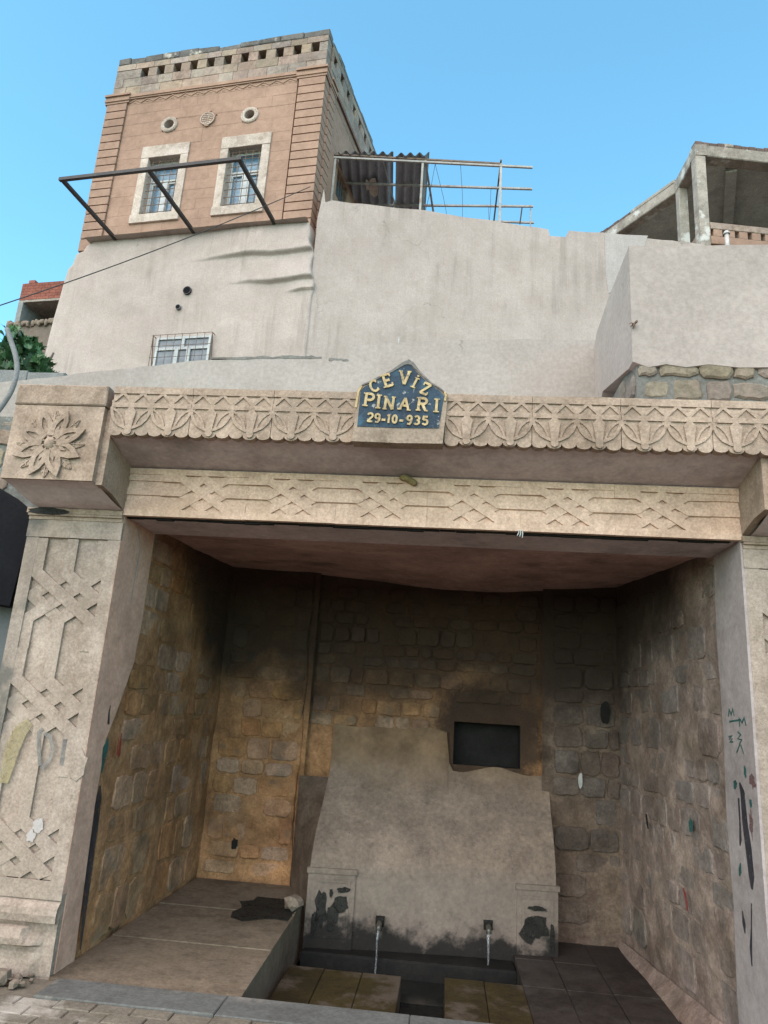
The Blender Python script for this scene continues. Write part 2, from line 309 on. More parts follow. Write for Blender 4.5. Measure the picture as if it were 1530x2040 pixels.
M['floor_r'] = mat('worn_dark_floor', (0.047, 0.034, 0.029), (0.034, 0.026, 0.022), 1.5, 35, 0.4, .8, rnd=.08, spots=((.06, .05, .042), .7, 1.4, .5, .62), grime=.8)
M['kerb'] = mat('grey_kerb_stone', (0.117, 0.116, 0.109), (0.098, 0.097, 0.091), 2, 50, .1, .9, rnd=.05, spots=((.36, .31, .26), .4, 2.5, .55, .7), grime=0.4)
M['paver'] = mat('dusty_paver', (0.180, 0.151, 0.115), (0.151, 0.126, 0.097), 3, 45, 0.45, .95, rnd=.05, spots=((.44, .39, .335), .6, 2, .52, .66), grime=0.4)
M['ground'] = mat('dusty_ground', (0.164, 0.137, 0.105), (0.136, 0.114, 0.087), 1.2, 30, .3, .95)
M['leaf'] = mat('fig_leaf', (.035, .085, .035), (.06, .12, .045), 5, 30, .1, .5, rnd=.35)
M['bark'] = mat('fig_bark', (.16, .13, .1), (.11, .09, .07), 8, 40, .4, .9)
M['conduit'] = mat('grey_conduit', (0.210, 0.206, 0.203), (0.175, 0.171, 0.168), 5, 60, .1, .7)
M['cable'] = mat('black_cable', (.03, .03, .03), None, 5, 30, 0, .6)
M['blue'] = mat('flaking_blue_paint', (0.026, 0.055, 0.085), (0.016, 0.03, 0.05), 7, 60, .3, .7, spots=((.05, .15, .21), .5, 9, .56, .72), extra=lambda X, c, b: X['mix'](X['mth']('MULTIPLY', X['rmp'](X['noi'](22, 7, .7), .60, .66), .75), c, (.36, .34, .31)))
M['gold'] = mat('worn_gold_paint', (0.495, 0.375, 0.195), (0.390, 0.277, 0.135), 12, 60, .2, .6, spots=((.10, .08, .06), .85, 16, .55, .64), grime=0.6)
M['plaque'] = mat('plaque_stone', (0.310, 0.236, 0.183), (0.267, 0.202, 0.155), 4, 50, .2, .92, spots=((.25, .20, .17), .7, 4, .6, .7), grime=0.6)
M['plaque_top'] = mat('grey_plaque_edge', (.20, .185, .17), (.13, .12, .115), 9, 50, .4, .95)
M['metal'] = mat('spout_brass', (.16, .15, .13), (.10, .09, .08), 10, 40, .1, .45, metal=.6)
M['foam'] = mat('dried_foam', (0.270, 0.198, 0.090), (0.216, 0.156, 0.072), 20, 60, .4, .8)
M['shutter'] = mat('grey_sheet_metal', (0.102, 0.105, 0.108), (0.084, 0.087, 0.090), 2, 40, .03, .6, mott=.08)
M['blackmetal'] = mat('black_awning_cloth', (.007, .007, .009), (.01, .01, .012), 2, 40, 0, .9, spec=.1)
M['cblock'] = mat('grey_concrete_block', (0.220, 0.220, 0.215), (0.187, 0.187, 0.184), 5, 50, .4, .95, rnd=.08)
M['rubble'] = mat('chipped_rubble', (0.250, 0.200, 0.155), (0.200, 0.150, 0.115), 9, 50, .4, .95, rnd=.2)
M['patchy'] = mat('newer_plaster', (0.388, 0.339, 0.318), (0.355, 0.309, 0.289), 1.2, 35, .08, .93, mott=.24, comb=.07, cracks=.5, grime=.10, cloud=.35)
M['stain'] = mat('black_damp_stain', (.016, .015, .013), (.03, .027, .023), 5, 30, .2, .7, spec=.2, ragged=.7)
M['pblack'] = mat('black_paint', (.025, .024, .03), (.05, .045, .055), 8, 60, 0, .6, ragged=0.9)
M['pgreen'] = mat('green_paint', (.03, .12, .11), (.03, .09, .085), 8, 60, 0, .6, ragged=0.9)
M['pred'] = mat('red_paint', (0.252, 0.030, 0.021), (0.204, 0.030, 0.024), 8, 60, 0, .6, ragged=0.8)
M['ppink'] = mat('faded_red_paint', (0.216, 0.114, 0.111), (0.204, 0.138, 0.132), 8, 60, 0, .6, ragged=1.35)
M['pyellow'] = mat('faded_yellow_paint', (0.3, 0.235, 0.125), (0.33, 0.265, 0.165), 8, 60, 0, .7, ragged=1.25)
M['pgrey'] = mat('faded_black_spray', (.16, .15, .145), (.24, .22, .2), 14, 60, 0, .8, ragged=1.25)
M['white'] = mat('white_fitting', (.46, .45, .43), None, 5, 40, 0, .5)
M['pool'] = mat('still_dark_water', (.012, .014, .014), (.02, .02, .018), 5, 30, .05, .08, spec=.5)
def water_mat():
    m = bpy.data.materials.new('water'); m.use_nodes = True; b = m.node_tree.nodes['Principled BSDF']
    b.inputs['Transmission Weight'].default_value = .92; b.inputs['IOR'].default_value = 1.33; b.inputs['Roughness'].default_value = .04; b.inputs['Base Color'].default_value = (.93, .96, .97, 1); return m
M['water'] = water_mat()

# ------------------------------------------------------------------ ground
g = MB().prism(FlatFrame(0), [(-400, -400), (400, -400), (400, 4.27), (-400, 4.27)], -.3, -.012)
g.prism(FlatFrame(0), [(-400, 4.2701), (-2.87, 4.2701), (-2.87, 400), (-400, 400)], -.3, -.013)
g.prism(FlatFrame(0), [(2.9, 4.2702), (400, 4.2702), (400, 400), (2.9, 400)], -.3, -.014)
g.prism(FlatFrame(0), [(-2.8701, 4.2703), (-2.14, 4.2703), (-2.14, 4.9), (-2.8701, 4.9)], -.3, -.013)
g.prism(FlatFrame(0), [(1.8, 4.5403), (2.9, 4.5403), (2.9, 4.9), (1.8, 4.9)], -.3, -.015)
ground = g.obj('ground', M['ground'], kind='structure')
fl = FlatFrame(0)
for r in range(9):
    y1 = 4.262-.105*r
    for c in range(30):
        x0 = -3.45+.21*c+(.105 if r % 2 else 0)
        z = random.uniform(-.004, .004)
        MB().bbox(fl, x0+.001, x0+.2075, y1-.103, y1, -.06, z, .006, .003).obj('paver', M['paver'], ground)
kerb = thing('kerb', 'flush grey stone kerb strip along the mouth of the fountain alcove', 'kerb', (0, 4.4, 0))
xk = -2.14
for L_ in (1.0, 1.02, .98, 1.0, 1.0, 1.0):
    MB().bbox(fl, xk, xk+L_-.004, 4.2635, 4.53, -.25, .008, .006, .002).obj('kerb_stone', M['kerb'], kerb); xk += L_

# ------------------------------------------------------------------ fountain house
FH = thing('fountain_house', 'carved sandstone fountain house with a dark open alcove and two running spouts', 'fountain', (-.2, 4.6, 0))
YP, XL, XR = 4.53, -2.21, 1.80
fp = facade(YP)

def interlace(mb, fr, u0, u1, v0, v1, knots, a, swap, n0, n1, wdt=.052, dv=.105):
    """raised bands on a recessed field: two crossing strands and two that bounce, knot after knot"""
    cv = (v0+v1)/2
    T = (lambda p: (p[1], p[0])) if swap else (lambda p: p)
    ends = [u0]+list(knots)+[u1]
    # strands built knot by knot, in flattened order along u
    for k, kc in enumerate(knots):
        l = (ends[k]+kc)/2 if k else u0; r = (kc+ends[k+2])/2 if k < len(knots)-1 else u1
        if l < kc-a and r > kc+a:
            e = .0009*k % .0018
            mb.ribbon(fr, [T(p) for p in [(l, cv+dv), (kc-a, cv+dv), (kc+a, cv-dv), (r, cv-dv)]], wdt, n0, n1)
            mb.ribbon(fr, [T(p) for p in [(l, cv-dv), (kc-a, cv-dv), (kc+a, cv+dv), (r, cv+dv)]], wdt, n0, n1-.005)
            mb.ribbon(fr, [T(p) for p in [(l, cv+.001), (kc-a, cv+.001), (kc, cv+dv+.003), (kc+a, cv+.001), (r, cv+.001)]], wdt, n0, n1-.002)
            mb.ribbon(fr, [T(p) for p in [(l, cv-.001), (kc-a, cv-.001), (kc, cv-dv-.003), (kc+a, cv-.001), (r, cv-.001)]], wdt, n0, n1-.0075)

# lintel slabs
LZ0, LZ1 = 2.752, 3.085
knX = [fp.px(x, 1000)[0] for x in (403, 582, 760, 944, 1130, 1318)]
edges = [XL+.001, knX[0]-.29] + [(knX[i]+knX[i+1])/2 for i in range(5)] + [knX[5]+.29, XR-.001]
MB().box(fp, XL+.002, XR-.002, LZ0+.02, LZ1, -.36, -.0215).obj('lintel_beam', M['soffit'], FH)
for i in range(len(edges)-1):
    u0, u1 = edges[i]+.0004, edges[i+1]-.0004
    dz = random.uniform(-.0015, .0015)
    s = MB().box(fp, u0, u1, LZ0+dz, LZ1, -.02, .0).obj('lintel_slab', M['lintel'], FH)
    c = MB()
    c.box(fp, u0, u1, LZ0+dz, LZ0+.05, .0, .0187); c.box(fp, u0, u1, LZ1-.04, LZ1, .0, .0187)
    if 0 < i < 7:
        interlace(c, fp, u0, u1, LZ0+.045, LZ1-.035, [knX[i-1]], .155, False, .0, .0185, .055, .1)
    else:
        for v in (LZ0+.072, (LZ0+LZ1)/2+.006, LZ1-.06): c.ribbon(fp, [(u0, v), (u1, v)], .05, .0, .0115)
    c.obj('carving', M['lintel'], s)
# rough seam under the slabs
sm = MB()
x = XL+.02
while x < XR-.06:
    l = random.uniform(.05, .2); sm.box(fp, x, min(x+l, XR-.01), LZ0-.004-random.uniform(.0, .012), LZ0+.019, -.06, -.0215-random.uniform(.0, .012)); x += l+.002
sm.obj('mortar_seam', M['niche'], FH)
# lintel underside and beam behind
MB().box(fp, XL+.003, XR-.003, LZ0+.001, LZ0+.0195, -.52, -.0625).obj('beam_underside', M['soffit'], FH)

# piers
def pier(u0, u1, kn, flip=False):
    p = MB()
    p.box(fp, u0, u1, .42, 2.70, -.10, -.024); p.box(fp, u0+.05, u1-.05, .42, 2.70, -.62, -.1001)  # core
    pc = p.obj('pier', M['pier'], FH)
    c = MB(); cw = (u0+u1)/2; bw = .085
    c.box(fp, u0, u0+bw, .42, 2.58, -.0238, .0); c.box(fp, u1-bw, u1, .42, 2.58, -.0238, .0)
    c.box(fp, u0-.004, u1+.004, 2.5805, 2.70, -.0238, .006)
    c.box(fp, u0-.002, u1+.002, .40, .50, -.0238, .003)
    # vertical interlace between borders
    zs = [.505]+kn+[2.575]; dv = (u1-u0-2*bw)/2-.03; a = .15
    fr = fp
    for k, kc in enumerate(kn):
        l = (zs[k]+kc)/2 if k else zs[0]; r = (kc+zs[k+2])/2 if k < len(kn)-1 else zs[-1]
        n0, n1 = -.0238, -.001
        T = lambda q: (cw+q[1], q[0])
        w_ = .078
        c.ribbon(fr, [T(q) for q in [(l, dv), (kc-a, dv), (kc+a, -dv), (r, -dv)]], w_, n0, n1)
        c.ribbon(fr, [T(q) for q in [(l, -dv), (kc-a, -dv), (kc+a, dv), (r, dv)]], w_, n0, n1-.006)
        c.ribbon(fr, [T(q) for q in [(l, .001), (kc-a, .001), (kc, dv+.004), (kc+a, .001), (r, .001)]], w_, n0, n1-.003)
        c.ribbon(fr, [T(q) for q in [(l, -.001), (kc-a, -.001), (kc, -dv-.004), (kc+a, -.001), (r, -.001)]], w_, n0, n1-.009)
    c.obj('carving', M['pier'], pc)
    # joints between the carved drums, recessed
    # cavetto capital between pier and corner block
    prof = [(2.7005, .008), (2.725, .012), (2.74, .03), (2.775, .035)]
    cp = MB()
    for (z0, a0), (z1, a1) in zip(prof[:-1], prof[1:]): cp.box(fp, u0-a0*.5, u1+.001, z0+.0002, z1, -.6, a1)
    cp.obj('capital', M['carved'], pc)
    # base: torus moulding and rough plinth
    b = MB()
    def bs(i, j):
        t = i; prof = [(.40, .004), (.385, .03), (.36, .05), (.325, .058), (.285, .05), (.262, .028), (.258, .024), (.25, .06), (.2, .075), (.165, .07), (.15, .03), (.12, .02), (.0, .04)]
        q = j*(len(prof)-1); k = min(int(q), len(prof)-2); f_ = q-k
        z = prof[k][0]*(1-f_)+prof[k+1][0]*f_; n = prof[k][1]*(1-f_)+prof[k+1][1]*f_
        uu = u0+(0 if flip else -.03)+(u1-u0+(0 if flip else .03))*t
        fade = 1 if flip else max(0, min(1, (1-t)*9-1.0+nz(uu, z, 3, 6)*1.4))
        if j > .35: n = n*fade+(1-fade)*(.012+.012*nz(uu, z, 5, 9))
        return fp(uu, z, n+.006*nz(uu, z, 1, 12)-.02)
    b.grid(bs, 40, 48)
    b.v = [tuple(q) for q in b.v]
    b.obj('base_moulding', M['pier'], pc, smooth=False)
    MB().box(fp, u0+(.004 if flip else -.028), u1-.002, -.05, .4195, -.10, -.012).obj('plinth', M['pier'], pc)
    return pc
KZ = [fp.px(x, y)[1] for x, y in ((60, 1690), (88, 1405), (128, 1188))]
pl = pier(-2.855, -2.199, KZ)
pr = pier(1.805, 2.43, KZ, True)

# irregular marks and patches
def blot(fr, c, rx, ry, n, m, parent, seed, nn=18, amp=.55, name='peeled_patch', th=.003):
    pts = []
    for i in range(nn):
        t = 6.283*i/nn; q = 1+amp*nz(math.cos(t)*1.7, math.sin(t)*1.7, seed, 1.4)
        pts.append((c[0]+rx*q*math.cos(t), c[1]+ry*q*math.sin(t)))
    return MB().prism(fr, pts, n, n+th).obj(name, m, parent)
# corner blocks with rosettes
YB = 4.12; fb = facade(YB)
def rosette(fr, cx, cz, r, parent):
    for k in range(8):
        t = R(90-22.5+45*k)
        d = Vector((math.cos(t), math.sin(t))); e = Vector((-d.y, d.x)); c = Vector((cx, cz))
        rr = r*(1 if k % 2 else .97)
        P = lambda s_, o_: tuple(c+d*(s_*rr)+e*(o_*rr))
        pm = MB()
        e0 = .0005*k; body = [P(.10, .012), P(.3, -.112), P(.55, -.185), P(.78, -.13), P(1.0, 0), P(.78, .13), P(.55, .185), P(.3, .112), P(.10, -.012)][::1]
        body = [P(.12, 0), P(.3, -.112), P(.55, -.185), P(.78, -.13), P(1.0, 0), P(.78, .13), P(.55, .185), P(.3, .112)]
        pm.prism(fr, body, 0, .012+e0)
        pm.ribbon(fr, [P(.22, -.055), P(.34, -.115), P(.55, -.165), P(.78, -.115), P(.97, 0), P(.78, .115), P(.55, .165), P(.34, .115), P(.22, .055)], .03*rr/.21, .0115, .024+e0)
        pm.prism(fr, [P(.14, 0), P(.25, -.055), P(.42, -.07), P(.6, 0), P(.42, .07), P(.25, .055)], .0115, .0205+e0)
        pm.obj('petal', M['carved'], parent)
        t2 = t+R(22.5); d = Vector((math.cos(t2), math.sin(t2))); e = Vector((-d.y, d.x))
        Q = lambda s_, o_: tuple(c+d*(s_*rr)+e*(o_*rr))
        lm = MB()
        lm.prism(fr, [Q(.55, -.04), Q(.72, -.12), Q(.90, -.105), Q(1.06, -.02), Q(1.06, .02), Q(.90, .105), Q(.72, .12), Q(.55, .04)], 0, .009)
        lm.ribbon(fr, [Q(.6, 0), Q(1.03, 0)], .04*rr, .0088, .0145)
        for sgn in (-1, 1):
            for q in (.72, .86): lm.ribbon(fr, [Q(q, sgn*.012), Q(q+.05, sgn*.08)], .03*rr, .0088, .0132+.0004*sgn)
        lm.obj('leaflet', M['carved'], parent)
    kb = MB()
    kb.grid(lambda i, j: fr(cx+.042*math.cos(6.2832*i)*math.cos(1.57*j), cz+.048*math.sin(6.2832*i)*math.cos(1.57*j), .002+.036*math.sin(1.57*j)), 14, 4)
    kb.obj('boss', M['carved'], parent, smooth=True)
def corner_block(u0, u1, chside):
    m = MB(); zb, zt = 2.862, 3.505
    m.box(fb, u0, u1, zb, 3.362, -.41, 0)
    blk = m.obj('corner_block', M['carved'], FH)
    MB().bbox(fb, u0-.004, u1+.004, 3.3655, zt, -.45, .010, .008, .003).obj('cap_slab', M['carved'], blk)
    # curved underside
    cv = MB()
    def f(i, j):
        t = j; n = -.02-.40*t; z = zb-.0005-.085*math.sin(t*1.5708)**1.6
        return fb(u0+.02*t*3*(1 if chside > 0 else 0)+(u1-u0-.004)*i, z, n)
    cv.grid(lambda i, j: f(1-i, j), 6, 12); cv.obj('curved_underside', M['soffit'], blk, smooth=True)
    ex = .06
    if chside > 0: MB().prism(Frame((u1+.045, YB), 90), [(.045, 2.852), (.2, 2.838), (.3, 2.812), (.41, 2.775), (.41, 3.362), (.045, 3.362)], -.0445, 0).obj('return_slab', M['carved'], blk)
    else: MB().prism(Frame((u0-.045, YB+.41), -90), [(0, 2.775), (.11, 2.812), (.21, 2.838), (.365, 2.852), (.365, 3.362), (0, 3.362)], -.0445, 0).obj('return_slab', M['carved'], blk)
    return blk
bl = corner_block(-2.85, -2.245, 1)
cu, cz = fb.px(101, 884)
rosette(fb, cu, cz, .222, bl)
blot(fp, fp.px(102, 1021), .15, .024, .0365, M['stain'], pl, 77, amp=.25, name='soot_smudge', th=.002)
br = corner_block(1.84, 2.445, -1)
rosette(fb, 2.14, cz, .222, br)

# cornice slabs, two motifs wide, with pierced relief and scalloped foot
CZ0, CZ1, PIT = 3.172, 3.508, .263
def arc(c, r0, r1, t0, t1, n=8): return [(c[0]+r0*math.cos(R(t0+(t1-t0)*i/n)), c[1]+r1*math.sin(R(t0+(t1-t0)*i/n))) for i in range(n+1)]
def cornice(u0, nm, um1, chip=0):
    u1 = u0+nm*PIT-.003
    u1 = min(u1, um1); nn = (u1-u0)/PIT
    foot = []; ns = max(1, round(nn*3)); sw = (u1-u0)/ns
    for i in range(ns):
        cx = u0+sw*(i+.5)
        q = random.random()
        foot += [(p[0], p[1]+(.006 if q > .8 else 0)) for p in arc((cx, CZ0+.022), sw/2*.985, .026+random.uniform(-.003, .003), 180, 360, 6)]
    poly = foot+[(u1, CZ1)]
    k = 5
    for i in range(1, k): poly.append((u1+(u0-u1)*i/k, CZ1+random.uniform(-.006, .003)))
    poly.append((u0, CZ1))
    s = MB().prism(fb, poly, -.055, 0).obj('cornice_slab', M['carved'], FH)
    c = MB(); h = .011
    c.box(fb, u0, u1, CZ1-.052, CZ1-.006, -.001, h)                       # plain top band
    zt, zb = CZ1-.052, CZ1-.118
    z2 = zb-.004
    def clip(pts): return [(min(max(a, u0), u1), b) for a, b in pts]
    m = int(math.ceil(nn-.01))
    for i in range(m*2):                                                    # zigzag with small dashes above
        a = u0+i*PIT/2; b = a+PIT/2
        if b > u1+.01: break
        c.ribbon(fb, [(a, zb+.004), ((a+b)/2, zt+.004), (b, zb+.004)], .019, -.001, h-.001-.0008*(i % 2))
        if i: c.prism(fb, [(a-.010, zb+.012), (a+.010, zb+.012), (a+.038, zt-.013), (a-.038, zt-.013)], -.001, h-.0025)
    c.box(fb, u0, u1, z2-.026, zb+.002, -.001, h-.0005)                     # string under the zigzag
    zc = CZ0+.048
    for i in range(m):
        a = u0+i*PIT; b = a+PIT; cx = (a+b)/2
        if b > u1+.02: break
        zt2 = z2-.03
        for sg in (-1, 1):
            X_ = lambda f_: cx+sg*PIT*.5*f_
            outer = [(X_(.985), zt2+.006), (X_(.93), zt2-.035), (X_(.8), zt2-.075), (X_(.58), zt2-.108), (X_(.3), zt2-.128), (X_(.05), zt2-.139)]
            inner = [(X_(.95), zt2-.004), (X_(.70), zt2-.022), (X_(.48), zt2-.052), (X_(.34), zt2-.088), (X_(.26), zt2-.125)]
            c.ribbon(fb, outer, .019, -.001, h-.001-.0007*(sg > 0)-.0003*(i % 2))
            c.ribbon(fb, inner, .013, -.001, h-.003-.0007*(sg > 0))
            c.prism(fb, [(X_(.99), zt2+.012), (X_(.99), zt2-.03), (X_(.86), zt2-.012), (X_(.72), zt2+.012)][::(1 if sg < 0 else -1)], -.001, h-.0042)
        c.prism(fb, [(cx-.018, zc-.014), (cx+.018, zc-.014), (cx+.026, zc+.05), (cx+.036, zt2-.022), (cx+.016, zt2+.003), (cx-.016, zt2+.003), (cx-.036, zt2-.022), (cx-.026, zc+.05)], -.001, h+.001)
        c.prism(fb, arc((cx, CZ0+.028), .024, .024, 0, 345, 10), -.001, h+.002)
    c.obj('carving', M['carved'], s)
    return s
SGL, SGR = -.618, -.070
u = -2.198
while u < SGL-.05:
    cornice(u+.002, 2, SGL-.002); u += 2*PIT
u = SGR+.004
while u < 2.75:
    cornice(u+.002, 2, 9); u += 2*PIT
# slab behind the cornice and its soffit
MB().prism(facade(YB+.0555), [(-2.199, CZ0+.012), (1.793, CZ0+.012), (1.793, CZ1-.012), (-2.199, CZ1-.012)], -.36, 0).obj('cornice_beam', M['soffit'], FH)
sf = MB()
sf.grid(lambda i, j: Vector((-2.2+4.0*i, YB+.06+(YP-YB-.062)*j, CZ0+.0115-.09*j-.004*math.sin(j*3.1))), 30, 8)
sf.obj('soffit', M['soffit'], FH, smooth=True)
MB().box(fp, XL, XR, LZ1+.0005, 3.5, -.9, .0).obj('frieze_wall', M['soffit'], FH)
# roof slab over the alcove
MB().prism(FlatFrame(0), [(-2.9, YB+.42), (4.2, YB+.42), (4.2, 7.9), (-2.9, 7.9)], 3.06, 3.46).obj('roof_slab', M['render2'], FH)

# alcove walls ------------------------------------------------------
fL = Frame((XL, 4.53), 90)          # u runs into the alcove, n points to +X
_ang = math.degrees(math.atan2(4.96-7.25, 1.80-1.61))
fR = Frame((1.61, 7.25), _ang); LR = math.hypot(2.29, .19)
YB1, YB2, YB3 = 7.15, 7.25, 7.15     # left back wall, niche, right back wall
def rough_wall(fr, u0, u1, v0, v1, amp, nu, nv, name, m, parent, hole=None):
    mb = MB()
    def f(i, j):
        a, b = u0+(u1-u0)*i, v0+(v1-v0)*j; p = fr(a, b)
        d = nz(p.x, p.y, p.z, 2.3)*amp+nz(p.x, p.y, p.z+9, 7)*amp*.55+nz(p.x, p.y, p.z+3, 17)*amp*.25
        return fr(a, b, d-amp*.3-(.03 if (fr is fL and a < .24) else 0))
    mb.grid(f, nu, nv); return mb.obj(name, m, parent, smooth=True)
def stones(fr, u0, u1, v0, v1, parent, m, rh=(.13, .24), ln=(.16, .36), gap=.016, proud=(.0, .022), skip=None, k=16, depth=.05):
    v = v0
    while v < v1-.08:
        h = min(random.uniform(*rh), v1-v); uu = u0+random.uniform(0, .04)
        while uu < u1-.07:
            l = min(random.uniform(*ln), u1-uu)
            hh = h*random.uniform(.9, 1.0); gg = gap*random.uniform(.6, 1.5)
            if not (skip and skip(uu, uu+l, v, v+h)) and random.random() > .12:
                pr = random.uniform(*proud)
                MB().stone(fr, uu+gg/2, uu+l-gg/2, v+gg/2, v+hh-gg/3, -depth, pr, .006, .007, k).obj('stone', m, parent)
            uu += l
        v += h
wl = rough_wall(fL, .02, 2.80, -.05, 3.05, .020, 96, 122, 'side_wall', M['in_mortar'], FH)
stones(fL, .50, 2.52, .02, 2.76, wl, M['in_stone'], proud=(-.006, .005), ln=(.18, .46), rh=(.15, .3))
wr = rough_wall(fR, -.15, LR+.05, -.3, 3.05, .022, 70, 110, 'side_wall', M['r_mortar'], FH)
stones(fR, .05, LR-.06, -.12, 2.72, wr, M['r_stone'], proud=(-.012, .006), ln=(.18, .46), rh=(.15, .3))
# smooth plaster jambs
def jamb(fr, poly, m, nd):
    return MB().prism(fr, poly, -.012, nd).obj('jamb', m, FH)
jl = jamb(fL, [(.002, .435), (.06, .43), (.06, -.05), (.30, -.05), (.27, .4), (.24, .9), (.25, 1.3), (.36, 1.5), (.50, 1.8), (.535, 2.1), (.53, 2.7505), (.002, 2.7505)], M['jamb'], .014)
fRj = Frame((1.80, 5.02), -90)
jr = jamb(fRj, [(.0, -.26), (.488, -.26), (.488, 2.7505), (.03, 2.7505), (.0, 2.2), (.02, 1.6), (-.01, 1.1), (.02, .6), (-.01, .1)], M['jamb2'], .012)
# end face of the right wall behind the jamb is covered by the pier
fbk = facade(YB1); fnc = facade(YB2); frb = facade(YB3)
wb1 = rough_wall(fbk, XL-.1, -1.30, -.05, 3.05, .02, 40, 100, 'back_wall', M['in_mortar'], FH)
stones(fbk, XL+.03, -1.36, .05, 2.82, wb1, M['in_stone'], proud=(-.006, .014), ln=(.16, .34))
(H0, V1), (H1, V0) = fnc.px(905, 1437), fnc.px(1036, 1532)     # the dark square niche
wb2 = MB()
for a, b, c_, d_ in ((-1.42, H0, -.3, 3.05), (H1, 1.02, -.3, 3.05), (H0, H1, -.3, V0), (H0, H1, V1, 3.05)):
    nu, nv = max(3, int((b-a)/.04)), max(3, int((d_-c_)/.04))
    def f(i, j):
        p = fnc(a+(b-a)*i, c_+(d_-c_)*j); return fnc(a+(b-a)*i, c_+(d_-c_)*j, (nz(p.x, p.y, p.z, 2.3)*.03+nz(p.x, p.y, p.z+9, 7)*.016)-.01)
    wb2.grid(f, nu, nv)
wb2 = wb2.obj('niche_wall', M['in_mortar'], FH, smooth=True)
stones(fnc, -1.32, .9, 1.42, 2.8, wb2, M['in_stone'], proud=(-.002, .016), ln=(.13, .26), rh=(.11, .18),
       skip=lambda a, b, c_, d_: b > H0-.04 and a < H1+.04 and d_ > V0-.04 and c_ < V1+.04)
nb = MB()
nb.box(fnc, H0-.04, H1+.04, V0-.04, V1+.04, -.30, -.22)
nb.box(fnc, H0-.04, H0-.0005, V0-.04, V1+.04, -.219, -.035); nb.box(fnc, H1+.0005, H1+.04, V0-.04, V1+.04, -.219, -.035)
nb.box(fnc, H0, H1, V0-.04, V0-.001, -.218, -.035); nb.box(fnc, H0, H1, V1+.001, V1+.04, -.218, -.035)
nb.obj('square_niche', M['niche'], FH)
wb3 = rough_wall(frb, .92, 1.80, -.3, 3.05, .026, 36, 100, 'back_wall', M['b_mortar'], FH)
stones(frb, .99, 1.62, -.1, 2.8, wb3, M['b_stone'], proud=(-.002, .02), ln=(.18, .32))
rough_wall(Frame((.955, YB2+.05), -90), .0, .14, -.3, 2.97, .03, 4, 90, 'niche_reveal', M['in_mortar'], FH)
MB().box(facade(7.52), -2.6, 2.1, -.5, 3.2, -.15, .0).obj('leak_backing', M['niche'], FH)  # unseen black backing, added to stop light leaking in at the back corners
rough_wall(Frame((-1.345, YB1-.02), 90), .0, .14, -.3, 2.97, .03, 4, 90, 'niche_reveal', M['in_mortar'], FH)
# ceiling, a little sagging
ce = MB()
def cf(i, j):
    x = XL-.1+4.1*i; y = 5.05+2.35*(1-j)
    sag = math.exp(-((x-.2)/1.1)**2)*max(0, (y-5.4)/1.7)**1.5*.10
    return Vector((x, y, 2.805+.11*max(0, (y-5.2)/2)-sag-(.02*nz(x, y, 0, 1.5))))
ce.grid(cf, 40, 30); ce.obj('ceiling', M['ceil'], FH, smooth=True)
MB().box(facade(5.05), XL, XR, LZ0+.02, 2.86, -.02, .0).obj('beam_face', M['soffit'], FH)

# floor --------------------------------------------------------------
ZF = -.25
flr = MB().box(FlatFrame(0), XL, 1.9, 4.3, 7.4, -.62, -.5).obj('floor', M['wet'], FH)
def tile(x0, x1, y0, y1, m, z=ZF):
    MB().bbox(FlatFrame(0), x0+.002, x1-.002, y0+.002, y1-.002, z-.2, z+random.uniform(-.003, .003), .004, .001).obj('floor_tile', m, flr)
for a, b in ((-1.06, -.80), (-.80, -.52), (-.52, -.235)): 
    for y0, y1 in ((4.55, 5.1), (5.1, 5.93)): tile(a, b, y0, y1, M['tile'])
for a, b in ((.075, .36), (.36, .64)):
    for y0, y1 in ((4.55, 5.1), (5.1, 5.99)): tile(a, b, y0, y1, M['tile'])
for a, b in ((.64, .95), (.95, 1.28), (1.28, 1.62), (1.62, 1.83)):
    for y0, y1 in ((4.55, 5.2), (5.2, 5.99), (5.99, 6.6), (6.6, 7.3)): tile(a, b, y0, y1, M['floor_r'])
# trough in front of the spouts and drain channel
MB().box(FlatFrame(0), -1.06, .64, 5.93, 6.62, -.499, -.43).obj('trough_bed', M['wet'], FH)
MB().box(FlatFrame(0), -.233, .073, 4.56, 5.928, -.499, -.44).obj('drain_channel', M['wet'], FH)
MB().prism(FlatFrame(0), [(-1.055, 5.935), (.635, 5.935), (.635, 6.395), (-1.055, 6.395)], -.4295, -.418).obj('trough_water', M['pool'], FH)
rim = MB(); rim.bbox(FlatFrame(0), -1.06, .64, 6.40, 6.68, -.43, -.29, .015, .006); rim.obj('trough_rim', M['wet'], FH)
# fillet along the foot of the right wall
ff = MB(); ff.grid(lambda i, j: fR(LR*i, ZF-.02+.17*j*(.4+.6*i), (.16*(.25+.75*i)*(1-j)+.01+.012*nz(i*9, j*3, 2, 1))), 30, 5); ff.obj('cement_fillet', M['r_mortar'], FH, smooth=True)
# bench on the left
bz = .003
benchobj = MB().prism(FlatFrame(0), [(XL+.002, 4.535), (-1.075, 4.535), (-1.118, 6.55), (-1.118, 7.1), (XL+.002, 7.1)], -.45, -.03).obj('bench', M['bench'], FH)
for i, (y0, y1) in enumerate(((4.533, 5.35), (5.35, 6.2), (6.2, 7.1))):
    a = -1.07-.021*(y0-4.5); b = -1.07-.021*(y1-4.5)
    MB().prism(FlatFrame(0), [(XL+.012, y0+.0006), (a, y0+.0006), (b, y1-.0006), (XL+.012, y1-.0006)], -.0295, bz+.006*i).obj('bench_slab', M['bench'], benchobj)
st = []
cs = FlatFrame(0)
for i in range(22):
    t = 6.283*i/22; rx, ry = .33, .34
    q = 1+.6*nz(math.cos(t)*2.5, math.sin(t)*1.5, 4, 1.3)
    st.append((-1.26+rx*q*math.cos(t), 6.33+ry*q*math.sin(t)))
